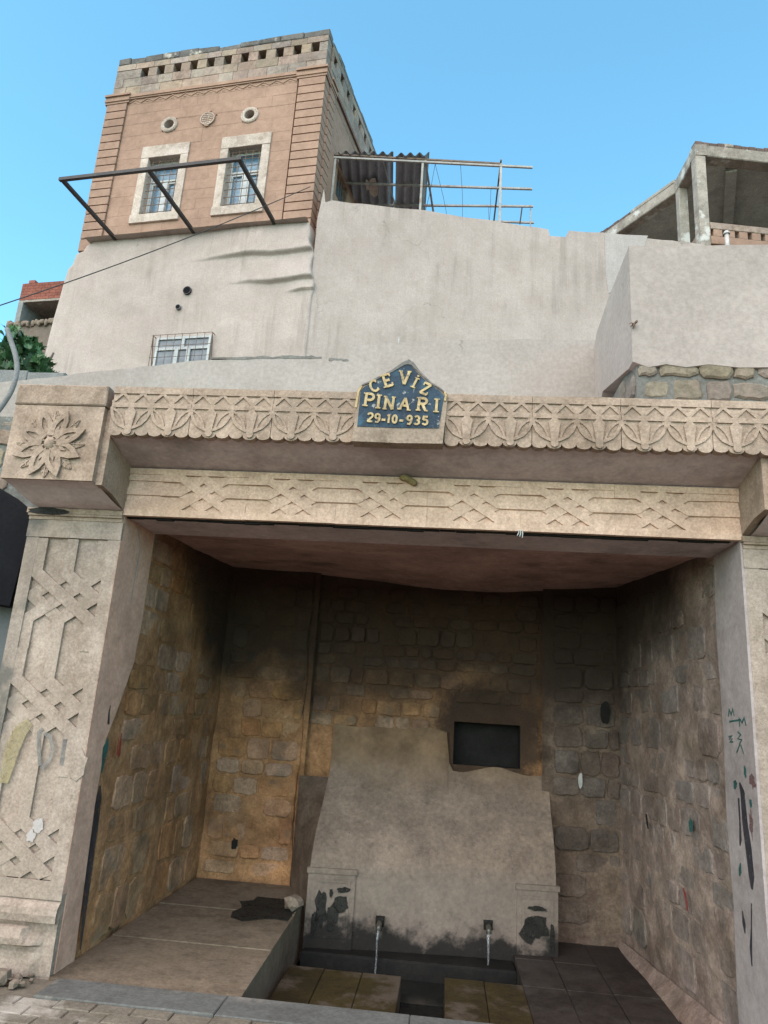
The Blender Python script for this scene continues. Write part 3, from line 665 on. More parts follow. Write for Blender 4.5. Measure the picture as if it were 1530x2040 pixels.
st = [(min(a, -1.121), b) for a, b in st]
MB().prism(FlatFrame(0), st, .0155, .0185).obj('wet_stain', M['stain'], benchobj)
# spout panel: battered lump of plaster
PL, PR_ = -1.06, .985
pm = MB()
def pf(i, j):
    x = PL+(PR_-PL)*i; zt_ = 1.44+.05*nz(x, 0, 3, 3)-(1.44-V0+.03)*sst(H0-.07, H0-.02, x); z = -.42+(zt_+.42)*j; t = 0
    yf = 6.52+.22*i
    if z > .30:
        t = min(1, (z-.30)/.85); yf = yf+(YB2-.035-yf)*(t*t*(3-2*t))
    yf += .02*nz(x, z, 2, 1.8)*(1 if z < .8 else .3)+.008*nz(x, z, 7, 7)
    return Vector((x, yf, z))
pm.grid(pf, 60, 70)
pan = pm.obj('spout_panel', M['panel'], FH, smooth=True)
ps = MB()
def psf(i, j):
    a = pf(0, .74*j); z = a.z; b = Vector((-1.33, 7.1, z)); return a+(b-a)*(1-i)
ps.grid(psf, 8, 40); ps.obj('panel_cheek', M['b_mortar'], FH, smooth=True)
ps = MB(); ps.grid(lambda i, j: pf(1, j)+(Vector((1.0, YB3+.03, pf(1, j).z))-pf(1, j))*i, 8, 40); ps.obj('panel_cheek', M['panel'], FH, smooth=True)
# carved pilaster blocks at both ends of the panel
def pil(x0, x1, y0, y1, z1):
    fr = Frame((x0, y0), math.degrees(math.atan2(y1-y0, x1-x0))); w_ = math.hypot(x1-x0, y1-y0)
    p = MB(); p.box(fr, 0, w_, -.30, z1, -.05, .008); q = p.obj('pilaster_block', M['panel'], pan)
    c = MB(); t = .02
    c.ribbon(fr, [(.05, -.2), (w_-.05, -.2), (w_-.05, z1-.09), (.05, z1-.09)], t, .0075, .015, closed=True)
    c.box(fr, -.012, w_+.012, z1-.035, z1+.005, -.05, .02); c.obj('moulding', M['panel'], pan)
pil(-1.07, -.68, 6.50, 6.545, .30); pil(.66, 1.0, 6.70, 6.735, .27)
fpl = Frame((-1.07, 6.50), math.degrees(math.atan2(.045, .39)))
for (a, b, rx, ry, sd_) in ((.13, .0, .05, .13, 1), (.22, -.06, .045, .1, 2), (.29, .04, .06, .06, 3), (.3, .15, .05, .025, 4), (.2, .12, .015, .03, 5), (.08, -.1, .03, .09, 6)):
    blot(fpl, (a, b), rx, ry, .0155, M['stain'], pan, sd_)
fpr = Frame((.66, 6.70), math.degrees(math.atan2(.035, .34)))
for (a, b, rx, ry, sd_) in ((.14, -.05, .11, .11, 11), (.16, .1, .09, .018, 12), (.29, -.12, .02, .1, 13)):
    blot(fpr, (a, b), rx, ry, .0155, M['stain'], pan, sd_)
# other marks inside
blot(fbk, fbk.px(470, 1680), .03, .05, .03, M['niche'], wb1, 21, name='hole_mark', th=.002)
blot(frb, frb.px(1155, 1555), .02, .07, .028, M['white'], wb3, 22, name='paint_mark', amp=.3, th=.002)
blot(frb, frb.px(1205, 1420), .045, .11, .026, M['niche'], wb3, 23, name='hole_mark', amp=.25, th=.002)

# paint streaks on jambs and walls
def blade(fr, pts, m, parent, n=.013, name='paint_mark'):
    us = [fr.px(x, y) for x, y, w_ in pts]; sc = [w_ for *_, w_ in pts]
    return MB().ribbon(fr, us, sc, n, n+.002).obj(name, m, parent)
blade(fL, [(216, 1405, .01), (213, 1420, .02), (212, 1440, .03), (210, 1442, .01)], M['pblack'], jl)
blade(fL, [(212, 1470, .01), (206, 1490, .08), (203, 1510, .06), (198, 1540, .012)], M['pgreen'], jl)
blade(fL, [(195, 1565, .02), (193, 1590, .07), (187, 1640, .075), (178, 1700, .085), (172, 1750, .075), (166, 1800, .055), (160, 1850, .04), (156, 1892, .008)], M['pblack'], jl)
blade(fL, [(232, 1460, .012), (229, 1480, .03), (227, 1506, .035)], M['pred'], jl, n=.035)
blade(fL, [(226, 1470, .006), (223, 1503, .016)], M['pred'], jl, n=.035)
blade(fL, [(271, 1055, .016), (275, 1090, .012), (268, 1130, .02), (262, 1165, .012), (256, 1200, .014)], M['patchy'], jl)
blade(fRj, [(1478, 1560, .02), (1484, 1580, .06), (1489, 1640, .075), (1496, 1690, .085), (1502, 1745, .075), (1503, 1772, .02)], M['pblack'], jr)
blade(fRj, [(1476, 1590, .02), (1479, 1640, .02), (1480, 1672, .03), (1479, 1685, .01)], M['pblack'], jr)
blade(fRj, [(1484, 1815, .01), (1487, 1840, .045), (1489, 1860, .01)], M['pblack'], jr)
blade(fRj, [(1502, 1800, .012), (1502, 1850, .012), (1501, 1890, .03), (1503, 1925, .01)], M['pblack'], jr)
blade(fRj, [(1480, 1720, .01), (1479, 1735, .04), (1478, 1745, .01)], M['pgreen'], jr)
for x, y, r1, r2 in ((1469, 1562, .028, .025), (1489, 1538, .013, .03), (1500, 1600, .02, .02)):
    blot(fRj, fRj.px(x, y), r1, r2, .0125, M['pgreen'], jr, x, amp=.9, name='paint_mark', th=.0015)
for x, y, r1, r2 in ((1504, 1555, .035, .045), (1501, 1640, .024, .07)):
    blot(fRj, fRj.px(x, y), r1, r2, .0122, M['ppink'], jr, x, amp=.9, name='hand_print', th=.001)
blot(fR, fR.px(1385, 1645), .03, .05, .03, M['pgreen'], wr, 4, name='paint_mark', th=.002)
blade(fR, [(1370, 1770, .02), (1376, 1790, .04), (1379, 1815, .02)], M['pred'], wr, n=.03)
blade(fR, [(1295, 1622, .03), (1297, 1640, .04), (1299, 1652, .02)], M['niche'], wr, n=.03)
# teal scribble on the right jamb
def scribble(fr, strokes, m, parent, wd, n):
    b = MB()
    for i, s_ in enumerate(strokes): b.ribbon(fr, [fr.px(x, y) for x, y in s_], wd, n, n+.0012+.0002*(i % 4))
    return b.obj('graffiti', m, parent)
scribble(fRj, [[(1455, 1428), (1457, 1414), (1461, 1424), (1464, 1413), (1467, 1427)], [(1457, 1438), (1480, 1434)], [(1478, 1448), (1477, 1432), (1483, 1440), (1487, 1430), (1491, 1446)],
               [(1456, 1468), (1463, 1466), (1457, 1473), (1464, 1472), (1458, 1479), (1465, 1478)], [(1474, 1458), (1480, 1464), (1474, 1472), (1482, 1474), (1477, 1484)], [(1480, 1484), (1486, 1502)], [(1478, 1484), (1472, 1500)]], M['pgreen'], jr, .011, .0125)
# DI sprayed on the left pier
fpg = fp
gd = scribble(fp, [[(86, 1452), (78, 1458), (77, 1490), (80, 1525)], [(88, 1460), (100, 1468), (106, 1490), (100, 1512), (82, 1532)]], M['pgrey'], pl, .024, .001)
gi = scribble(fp, [[(130, 1472), (126, 1495), (123, 1524)]], M['pgrey'], pl, .026, .001)
blot(fp, fp.px(62, 1665), .03, .03, .0012, M['patchy'], pl, 31, name='paint_mark', th=.001)
blot(fp, fp.px(76, 1645), .035, .045, .0012, M['patchy'], pl, 32, name='paint_mark', th=.001)
blade(fp, [(60, 1438, .06), (42, 1455, .09), (25, 1490, .10), (15, 1530, .08), (8, 1560, .05)], M['pyellow'], pl, n=.001)
blot(fp, fp.px(155, 1520), .06, .09, .003, M['pier'], pl, 35, name='chipped_patch', th=.004)

# things in the fountain -------------------------------------------------
def spout(px, py, label):
    yv = 6.53 if px < 850 else 6.68
    fr = facade(yv); u, v = fr.px(px, py)
    t = thing('water_spout', label, 'spout', (u, yv, v), 'spouts on the fountain panel')
    MB().bbox(fr, u-.035, u+.035, v-.035, v+.035, -.03, .03, .01, .003).obj('collar', M['wet'], t)
    MB().tube([fr(u, v, .02), fr(u, v, .09), fr(u, v-.008, .12), fr(u, v-.03, .135)], .022, 10).obj('pipe', M['metal'], t, smooth=True)
    s = MB(); p = [fr(u+.01*nz(q*5, u, 1), v-.03-q*q*.75-.02*q, .135+.08*q) for q in [i/10 for i in range(9)]]
    s.tube(p, [.013-.0007*i for i in range(9)], 8)
    s.v = [(a+.006*nz(a, b, c, 30), b, c+.0) for a, b, c in s.v]
    tag(s.obj('water_stream', M['water'], smooth=True), 'clear water stream falling from the '+('left' if px < 850 else 'right')+' spout into the black trough', 'water', 'streams from the fountain spouts')
spout(757, 1836, 'dark metal spout left of centre, beside the white carved block')
spout(972, 1842, 'dark metal spout at the panel end near the black stained block')
rk = MB(); rk.stone(Frame((-1.15, 6.3), -20), -.07, .07, .012, .12, -.06, .05, .03, .02, 9)
tag(rk.obj('rock', M['rubble']), 'loose pale rock on the bench edge beside the spout panel', 'rock')
fo = MB(); u, v = fp.px(795, 962); pts = []
for i in range(9):
    t = i/8*2.2; pts.append(fp(u+.03+.035*math.sin(t-.6)+.012*i/2, v+.035*math.cos(t-.3)-.01, .03+.01*math.sin(i)))
fo.tube(pts, [.014, .02, .023, .022, .024, .022, .023, .021, .012], 8)
tag(fo.obj('foam_blob', M['foam'], smooth=True), 'curled yellowish blob of dried foam stuck on the carved lintel', 'foam')

sg = MB(); u, v = fp.px(1031, 1060)
for k in range(3): sg.tube([fp(u+.012*k, v+.01, .022), fp(u+.012*k+.006, v-.01, .03), fp(u+.012*k-.004+.004*k, v-.03-.006*k, .028)], .0035, 5)
tag(sg.obj('frayed_string', M['white']), 'short frayed white string dangling from the lintel edge', 'string')
# ------------------------------------------------------------------ plaque
fs = facade(4.075)
PQ = thing('plaque_sign', 'house-shaped blue plaque with raised gold lettering on the cornice', 'plaque', (-.344, 4.1, 3.4))
KS = .000661
def sp(cx, cy): return (-.622+(cx-335)*KS, 3.158+(975+.024*(cx-335)-cy)*KS)
outline = [sp(335, 970), sp(750, 985), sp(1165, 988), sp(1195, 500), sp(1130, 440), sp(1040, 385), sp(925, 270), sp(850, 180), sp(815, 160), sp(770, 175), sp(660, 255), sp(500, 345), sp(385, 405), sp(352, 440)]
slab = MB().prism(fs, outline, -.10, 0).obj('slab', M['plaque'], PQ)
inn = [sp(372, 825), sp(750, 838), sp(1125, 840), sp(1160, 520), sp(1105, 455), sp(1020, 400), sp(905, 290), sp(835, 205), sp(795, 195), sp(680, 270), sp(520, 362), sp(410, 430), sp(380, 470)]
MB().prism(fs, inn, -.001, .004).obj('painted_field', M['blue'], PQ)
eg = MB(); eg.ribbon(fs, [sp(388, 412), sp(510, 352), sp(668, 262), sp(770, 188), sp(812, 172), sp(850, 192), sp(918, 272), sp(1030, 388), sp(1120, 445), sp(1180, 500)], [.008, .012, .014, .022, .03, .022, .012, .010, .009, .008], -.001, .008)
eg.obj('weathered_edge', M['plaque_top'], PQ)
eg = MB(); eg.ribbon(fs, [sp(384, 425), sp(360, 470), sp(352, 560), sp(346, 640)], .013, -.001, .0095); eg.obj('gold_edging', M['gold'], PQ)
eg = MB(); eg.ribbon(fs, [sp(1165, 480), sp(1176, 520), sp(1170, 570)], .012, -.001, .0095); eg.obj('gold_edging', M['gold'], PQ)
TH = .17
def A_(cx, cy, rx, ry, t0, t1, n=10): return [(cx+rx*math.cos(R(t0+(t1-t0)*i/n)), cy+ry*math.sin(R(t0+(t1-t0)*i/n))) for i in range(n+1)]
def serif(x, y, w_=.30): return [(x-w_/2, y), (x+w_/2, y)]
GL = {
 'C': ([A_(.0, 0, .34, .43, 50, 310, 14)], [[(.20, .22), (.25, .42)], [(.20, -.2), (.27, -.42)]]),
 'E': ([[(-.2, -.45), (-.2, .45)], [(-.2, .43), (.3, .43)], [(-.2, 0), (.16, 0)], [(-.2, -.43), (.32, -.43)]], [[(.30, .47), (.28, .24)], [(.34, -.47), (.33, -.24)], [(.15, .1), (.15, -.1)], serif(-.28, .44), serif(-.28, -.44)]),
 'V': ([[(-.32, .44), (.02, -.46)], [(.02, -.46), (.32, .44)]], [serif(-.34, .45), serif(.32, .45)]),
 'I': ([[(0, -.44), (0, .44)]], [serif(0, .44, .42), serif(0, -.44, .42)]),
 'i': ([[(0, -.44), (0, .38)], [(0.0, .52), (0.0, .66)]], [serif(0, .38, .42), serif(0, -.44, .42)]),
 'Z': ([[(-.28, .42), (.28, .42)], [(.27, .42), (-.27, -.42)], [(-.28, -.42), (.32, -.42)]], [[(-.29, .46), (-.27, .2)], [(.32, -.46), (.30, -.2)]]),
 'P': ([[(-.2, -.45), (-.2, .45)], [(-.2, .42)]+A_(.08, .2, .25, .225, 90, -90, 9)+[(-.2, -.03)]], [serif(-.2, -.44, .38), serif(-.29, .44, .2)]),
 'N': ([[(-.28, -.44), (-.28, .44)], [(-.3, .44), (.28, -.44)], [(.28, -.44), (.28, .44)]], [serif(-.28, -.44), serif(.28, .44), serif(-.36, .44, .2)]),
 'A': ([[(-.32, -.44), (.0, .46)], [(.0, .46), (.34, -.44)], [(-.2, -.14), (.2, -.14)]], [serif(-.34, -.44, .3), serif(.36, -.44, .3)]),
 'R': ([[(-.22, -.45), (-.22, .45)], [(-.22, .42)]+A_(.06, .22, .25, .2, 90, -90, 9)+[(-.22, .02)], [(.02, .02), (.30, -.45)]], [serif(-.22, -.44, .34), serif(-.31, .44, .2), serif(.34, -.44, .22)]),
 '2': ([A_(0, .22, .24, .24, 165, -30, 9)+[(-.24, -.42)], [(-.25, -.42), (.28, -.42)]], []),
 '9': ([A_(0, .19, .22, .25, 0, 360, 14), [(.22, .2), (.2, -.2), (.06, -.44), (-.18, -.42)]], []),
 '1': ([[(0, -.46), (0, .46)], [(.0, .43), (-.16, .28)]], []),
 '0': ([A_(0, 0, .2, .4, 0, 360, 16)], []),
 '3': ([A_(-.02, .21, .22, .22, 150, -90, 9), A_(-.02, -.2, .25, .23, 90, -150, 9)], []),
 '5': ([[(.24, .42), (-.16, .42), (-.2, .06)], [(-.2, .06)]+A_(-.0, -.16, .25, .27, 90, -150, 10)], []),
 '-': ([[(-.16, 0), (.16, 0)]], []),
}
def glyph(ch, cx, cy, h, rot, sx=1.0, wt=TH, name='letter'):
    c = Vector(sp(cx, cy)); hh = h*KS; t = R(rot); m = MB()
    def T(p): 
        x, y = p[0]*hh*sx, p[1]*hh
        return (c.x+x*math.cos(t)-y*math.sin(t), c.y+x*math.sin(t)+y*math.cos(t))
    k = 0
    for s_ in GL[ch][0]: m.ribbon(fs, [T(p) for p in s_], hh*wt, .0035, .013+.0003*k); k += 1
    for s_ in GL[ch][1]: m.ribbon(fs, [T(p) for p in s_], hh*wt*.55, .0035, .0122+.00025*k); k += 1
    return m.obj(name, M['gold'], PQ)
for ch, cx, cy, h, rot, sx in (('C', 507, 422, 128, 22, .85), ('E', 622, 367, 140, 20, .85), ('V', 785, 340, 145, -3, .85), ('i', 886, 388, 118, -22, 1), ('Z', 985, 452, 128, -24, .9),
        ('P', 462, 563, 140, -4, .95), ('I', 556, 582, 145, -3, .8), ('N', 656, 597, 140, -4, .9), ('A', 800, 605, 130, -5, .95), ('R', 960, 608, 140, -4, .95), ('I', 1095, 620, 140, -2, .9)):
    glyph(ch, cx, cy, h, rot, sx)
for ch, cx, cy in (('2', 488, 742), ('9', 556, 748), ('-', 613, 765), ('1', 662, 754), ('0', 716, 757), ('-', 778, 772), ('9', 852, 765), ('3', 922, 768), ('5', 996, 771)):
    glyph(ch, cx, cy, 92 if ch != '-' else 110, -3, 1.0, .2, 'numeral')

# ------------------------------------------------------------------ low parapet over the fountain, and its neighbours
YL = 5.9; fl5 = facade(YL)
pw = thing('parapet_wall', 'low cream rendered parapet with a stepped broken top behind the cornice', 'wall', (-1.2, YL, 3.4))
top = [fl5.px(x, y) for x, y in ((1182, 678), (1050, 675), (900, 678), (795, 682), (696, 687), (695, 718), (640, 714), (560, 711), (500, 713), (420, 717), (360, 722), (300, 729), (240, 735), (180, 741), (100, 752), (50, 757), (-40, 766))]
j = []
for i, p in enumerate(top):
    j.append(p)
    if i < len(top)-1 and i != 4:
        q = top[i+1]; j += [(p[0]+(q[0]-p[0])*t, p[1]+(q[1]-p[1])*t+random.uniform(-.008, .006)) for t in (.33, .66)]
MB().prism(fl5, [(-4.6, 3.0), (1.22, 3.0), (1.22, top[0][1])]+j+[(-4.6, j[-1][1])], -.22, 0).obj('wall', M['render2'], pw)
cm = MB()
for x0, x1, y0 in ((420, 560, 715), (560, 640, 711), (655, 694, 716)):
    u0, v0 = fl5.px(x0, y0); u1, v1 = fl5.px(x1, y0+(-3 if x0 < 500 else 2))
    pts = [(u0+(u1-u0)*i/8, v0+(v1-v0)*i/8+random.uniform(-.004, .008)) for i in range(9)]
    cm.ribbon(fl5, pts, [random.uniform(.012, .035) for _ in pts], -.05, .004)
cm.obj('cement_crust', M['mortar'], pw)
# stones in the masonry below the parapet at the far left
mw = MB().box(fl5, -4.6, -3.12, .4, 3.98, .0005, .05).obj('masonry', M['mortar'], pw)
stones(Frame((0, YL-.05)), -4.55, -3.15, 2.6, 3.95, mw, M['field'], rh=(.17, .24), ln=(.2, .36), gap=.07, proud=(.0, .03), depth=.03)
rod = MB(); u, v = fl5.px(792, 682); rod.tube([fl5(u, v-.1, -.1), fl5(u+.004, v+.11, -.1)], .008, 6)
tag(rod.obj('metal_rod', M['pale_steel']), 'short pale metal rod standing on the parapet above the plaque', 'rod')
cbw = thing('block_wall', 'grey concrete block garden wall at the fig tree foot', 'wall', (-4.5, 6.6, 4.5))
fcb = facade(6.6)
a = fcb.px(130, 748); xs = a[0]
for i in range(5):
    MB().bbox(fcb, xs-.42, xs-.008, a[1]-.14+.02*i, a[1]+.03+.021*i, -.2, .0, .008, .004).obj('concrete_block', M['cblock'], cbw); 
    MB().bbox(fcb, xs-.62, xs-.208, a[1]-.36+.02*i, a[1]-.15+.02*i, -.2, -.006, .008, .004).obj('concrete_block', M['cblock'], cbw); xs -= .42
MB().box(fcb, xs, a[0]-.05, 2.9, a[1]-.38, -.19, -.02).obj('footing', M['cblock'], cbw)
# flexible conduit
c5 = facade(5.45); pts = []
for x, y in ((14, 655), (22, 680), (30, 705), (34, 730), (31, 755), (22, 780), (8, 803), (-12, 830), (-40, 868)):
    u, v = c5.px(x, y); pts.append(c5(u, v))

cv = bpy.data.curves.new('conduit', 'CURVE')
mb = MB(); 
def smoothpath(p, n=4):
    o = []
    for i in range(len(p)-1):
        p0, p1, p2, p3 = p[max(i-1, 0)], p[i], p[i+1], p[min(i+2, len(p)-1)]
        for k in range(n):
            t = k/n; o.append(.5*((2*p1)+(p2-p0)*t+(2*p0-5*p1+4*p2-p3)*t*t+(3*p1-p0-3*p2+p3)*t**3))
    return o+[p[-1]]
bpy.data.curves.remove(cv)
mb.tube(smoothpath(pts), .022, 10)
tag(mb.obj('flexible_conduit', M['conduit'], smooth=True), 'bent grey flexible conduit hanging in front of the fig tree', 'conduit')

# shutter and awning left of the pier
fsh = facade(5.05)
sh = thing('metal_shutter', 'grey sheet metal shutter left of the carved pier', 'shutter', (-3.2, 5.05, 0))
MB().box(fsh, -5.2, -2.87, 0, 2.62, -.05, 0).obj('sheet', M['shutter'], sh)
MB().box(fsh, -5.2, -2.87, .9, .93, 0.0005, .02).obj('rail', M['shutter'], sh)
MB().box(fsh, -3.02, -2.88, 0, 2.62, .0005, .012).obj('post', M['shutter'], sh)
aw = MB(); f48 = facade(4.78)
pa = [f48.px(x, y) for x, y in ((64, 1031), (58, 1060), (19, 1207), (-60, 1196), (-260, 1160), (-260, 820), (-60, 940), (0, 976))]
aw.prism(f48, pa[::-1], -.24, 0)
tag(aw.obj('black_awning', M['blackmetal']), 'black folded awning hanging beside the carved pier capital', 'awning')

# ------------------------------------------------------------------ plastered building block on the right
XB, YF0 = 1.195, 4.62
f4 = facade(YF0); fsd = Frame((XB, YL+.3), -90)       # side faces the left
rb = thing('plastered_building', 'pale plastered building corner standing on exposed stones at the right', 'building', (2.6, YF0, 3.4))
zt = 4.935; zb = 3.985
ft = [(XB, zb+.03), (1.30, zb-.01), (1.42, zb+.015), (1.55, zb-.005), (1.7, zb+.02), (1.9, zb+.0), (2.2, zb+.01), (4.3, zb), (4.3, zt+.04), (1.9, zt+.012), (1.5, zt-.006), (1.25, zt+.004), (XB, zt)]
MB().prism(f4, ft, -.12, 0).obj('front_wall', M['render'], rb)
sdp = [(0, 3.45), (.12, 3.9), (.62, 4.24), (YL+.3-YF0-.1205, 4.02), (YL+.3-YF0-.1205, zt), (.9, zt), (.42, zt-.05), (.2, zt-.22), (0, zt-.42)]
MB().prism(fsd, sdp, -.12, 0).obj('side_wall', M['render'], rb)
core = MB().box(f4, XB+.03, 4.3, 3.3, zb+.1, -1.2, -.03).obj('masonry', M['mortar'], rb)
f4m = facade(YF0+.03)
v = 3.42
for rh_ in (.15, .17, .165, .16):
    x = XB+.03+random.uniform(0, .05)
    while x < 4.2:
        l = random.uniform(.14, .30); g_ = random.uniform(.010, .03)
        MB().stone(f4m, x, x+l-g_, v+random.uniform(0, .02), v+rh_-random.uniform(.008, .03), -.04, random.uniform(.004, .028), .012, .010, 14).obj('stone', M['field'], core); x += l
    v += rh_
fsm = Frame((XB+.03, YL+.3), -90)
for u0, u1, v0, v1 in ((1.28, 1.53, 3.80, 3.95), (1.05, 1.25, 3.9, 4.06), (1.2, 1.5, 3.6, 3.74), (.9, 1.14, 3.68, 3.84), (.66, .86, 3.8, 4.0)):
    MB().stone(fsm, u0, u1, v0, v1, -.04, .02, .014, .01, 11).obj('stone', M['field'], core)
tw = MB(); u, v = f4.px(1262, 648)
for k in range(7): 
    d = Vector((random.uniform(-.05, .0), random.uniform(-.05, .01), random.uniform(-.05, .005))); tw.tube([f4(u, v, -.01), f4(u, v, 0)+d*.6+Vector((0, -.02, .006)), f4(u, v, 0)+d], .0035, 4)
tw.tube([f4(u-.01, v, -.02), f4(u+.012, v+.004, .05)], .009, 6)
tag(tw.obj('iron_stub', M['iron']), 'rusty iron stub with frayed strands on the plastered corner', 'iron stub')
# ------------------------------------------------------------------ big plastered walls below the tower
K = Vector((-3.02, 12.0, 0)); TA = -7.75
ft_ = Frame(K, TA); fside = Frame(K, 79)
W0 = K+ft_.u*.2+ft_.n*.06; fw = Frame(W0, 12)
rw = thing('retaining_wall', 'tall rain-streaked plastered wall with a stepped top under the canopy', 'wall', (0, 12.6, 8))
wt = [fw.px(x, y) for x, y in ((1400, 486), (1340, 479), (1260, 471), (1200, 463), (1134, 459), (1126, 472), (1096, 470), (1092, 457), (1000, 443), (900, 428), (840, 418), (740, 408), (662, 399), (648, 403))]
tp = []
for i, p in enumerate(wt):
    tp.append(p)
    if i < len(wt)-1 and abs(p[0]-wt[i+1][0]) > .5:
        q = wt[i+1]; tp += [(p[0]+(q[0]-p[0])*t, p[1]+(q[1]-p[1])*t+random.uniform(-.018, .012)) for t in (.25, .5, .75)]
MB().prism(fw, [(-.02, 5.2), (wt[0][0], 5.2)]+tp+[(wt[-1][0]-.05, 11.5), (-.02, 10.8)], -.35, 0).obj('wall', M['plaster'], rw)
pp = [fw.px(x, y) for x, y in ((1204, 464), (1205, 500), (1206, 540), (1212, 585), (1260, 560), (1290, 470), (1240, 468))]
MB().prism(fw, pp, -.01, .012).obj('plaster_patch', M['patchy'], rw)

bw = thing('base_wall', 'bulging cream plastered base wall below the stone tower', 'wall', (-5.6, 12.3, 6))
LB = [(5.2, -5.46), (7.86, -5.43), (8.88, -5.41), (9.6, -5.36), (10.12, -5.30), (10.2, -5.22), (10.45, -5.17), (10.5, -5.02), (10.64, -4.97), (10.67, -4.86), (10.78, -4.85)]
def lb(z):
    for (z0, u0), (z1, u1) in zip(LB[:-1], LB[1:]):
        if z <= z1: return u0+(u1-u0)*max(0, (z-z0)/(z1-z0))
    return LB[-1][1]
def bf(i, j):
    ztop = 10.70; z = 5.2+(ztop-5.2)*(j if j < .5 else j)
    L0 = lb(z); r0 = .02+.2*(1-sst(9.9, 10.3, z))+.06*math.sin(z*5)*sst(9.0, 9.4, z)
    cap = .9
    if i < cap: uu = L0+(r0-L0)*i/cap; fold = 0
    else: fold = (i-cap)/(1-cap); uu = r0+.03*math.sin(fold*3.14)
    off = .10+.025*nz(uu, z, 1, .9)+.008*nz(uu, z, 4, 3)
    wob = .03*math.sin(uu*3.1)+.035*nz(uu, 0, 2, 2.2)+.02*nz(uu, 0, 5, 7)
    for zb_, zt_, us, ue, am in ((10.03, 10.72, -2.6, -1.0, .10), (9.42, 10.03, -1.7, -.5, .10), (9.18, 9.42, -.35, .0, .06)):
        zq = zb_+wob*.9
        if z > zq:
            t = min(1, (z-zq)/(zt_-zq)); off += am*sst(us, ue, uu)*min(1, (t/.07)**.5 if t > 0 else 0)*(1-.9*t)
    if i > .8 and fold == 0: off -= .02*((i-.8)/.1)**2 if i <= .9 else 0
    off -= fold*.75
    if uu < L0+.12: off -= .1*(1-(uu-L0)/.12)**2
    return ft_(uu, z, off)
b = MB(); b.grid(bf, 130, 300)
# left return and top
b.grid(lambda i, j: ft_(lb(5.2+5.5*j)+.001-.0*i, 5.2+5.5*j, -.6+.6*i), 4, 60)
b.grid(lambda i, j: ft_(-4.85+4.87*i, 10.70+.005*math.sin(i*20), .26-.8*j), 20, 3)
b.obj('wall', M['plaster'], bw, smooth=True)
def pipe(px, py, r, m):
    u, v = ft_.px(px, py, .12); q = MB(); n = 14
    q.tube([ft_(u, v, .0), ft_(u, v, .16)], r, n)
    o = q.obj('vent_pipe', m, bw)
    MB().tube([ft_(u, v, .155), ft_(u, v, .163)], r*.82, n).obj('pipe_mouth', M['blackmetal'], o)
pipe(374, 580, .088, M['black_steel']); pipe(356, 613, .055, M['conduit'])
wn = MB(); u0, v0 = ft_.px(306, 722, .13); u1, v1 = ft_.px(422, 668, .13); v0 -= .12
win = MB().box(ft_, u0, u1, v0, v1, .02, .118).obj('window', M['glass2'], bw)
fr = MB(); t = .045
for a, b_, c, d in ((u0, u1, v1-t, v1), (u0, u0+t, v0, v1-t), (u1-t, u1, v0, v1-t), ((u0+u1)/2-.03, (u0+u1)/2+.03, v0+.42, v1-t), (u0+t, u1-t, v0+.36, v0+.42), (u0+.42, u0+.50, v0, v0+.36), (u1-.48, u1-.40, v0, v0+.36)): fr.box(ft_, a, b_, c, d, .1185, .15)
fr.obj('frame', M['upvc'], win)
gr = MB()
for q in range(9): x = u0-.05+(u1-u0+.1)*q/8; gr.tube([ft_(x, v0-.05, .21), ft_(x, v1+.03, .21)], .006, 5)
for q in range(4): z = v1+.02-.24*q; gr.tube([ft_(u0-.06, z, .215), ft_(u1+.06, z, .215)], .006, 5)
for x in (u0-.05, u1+.05): gr.tube([ft_(x, v1+.02, .0), ft_(x, v1+.02, .21)], .008, 5); gr.tube([ft_(x, v0, .1), ft_(x, v1+.02, .21)], .012, 5)
gr.obj('grille', M['iron'], win)

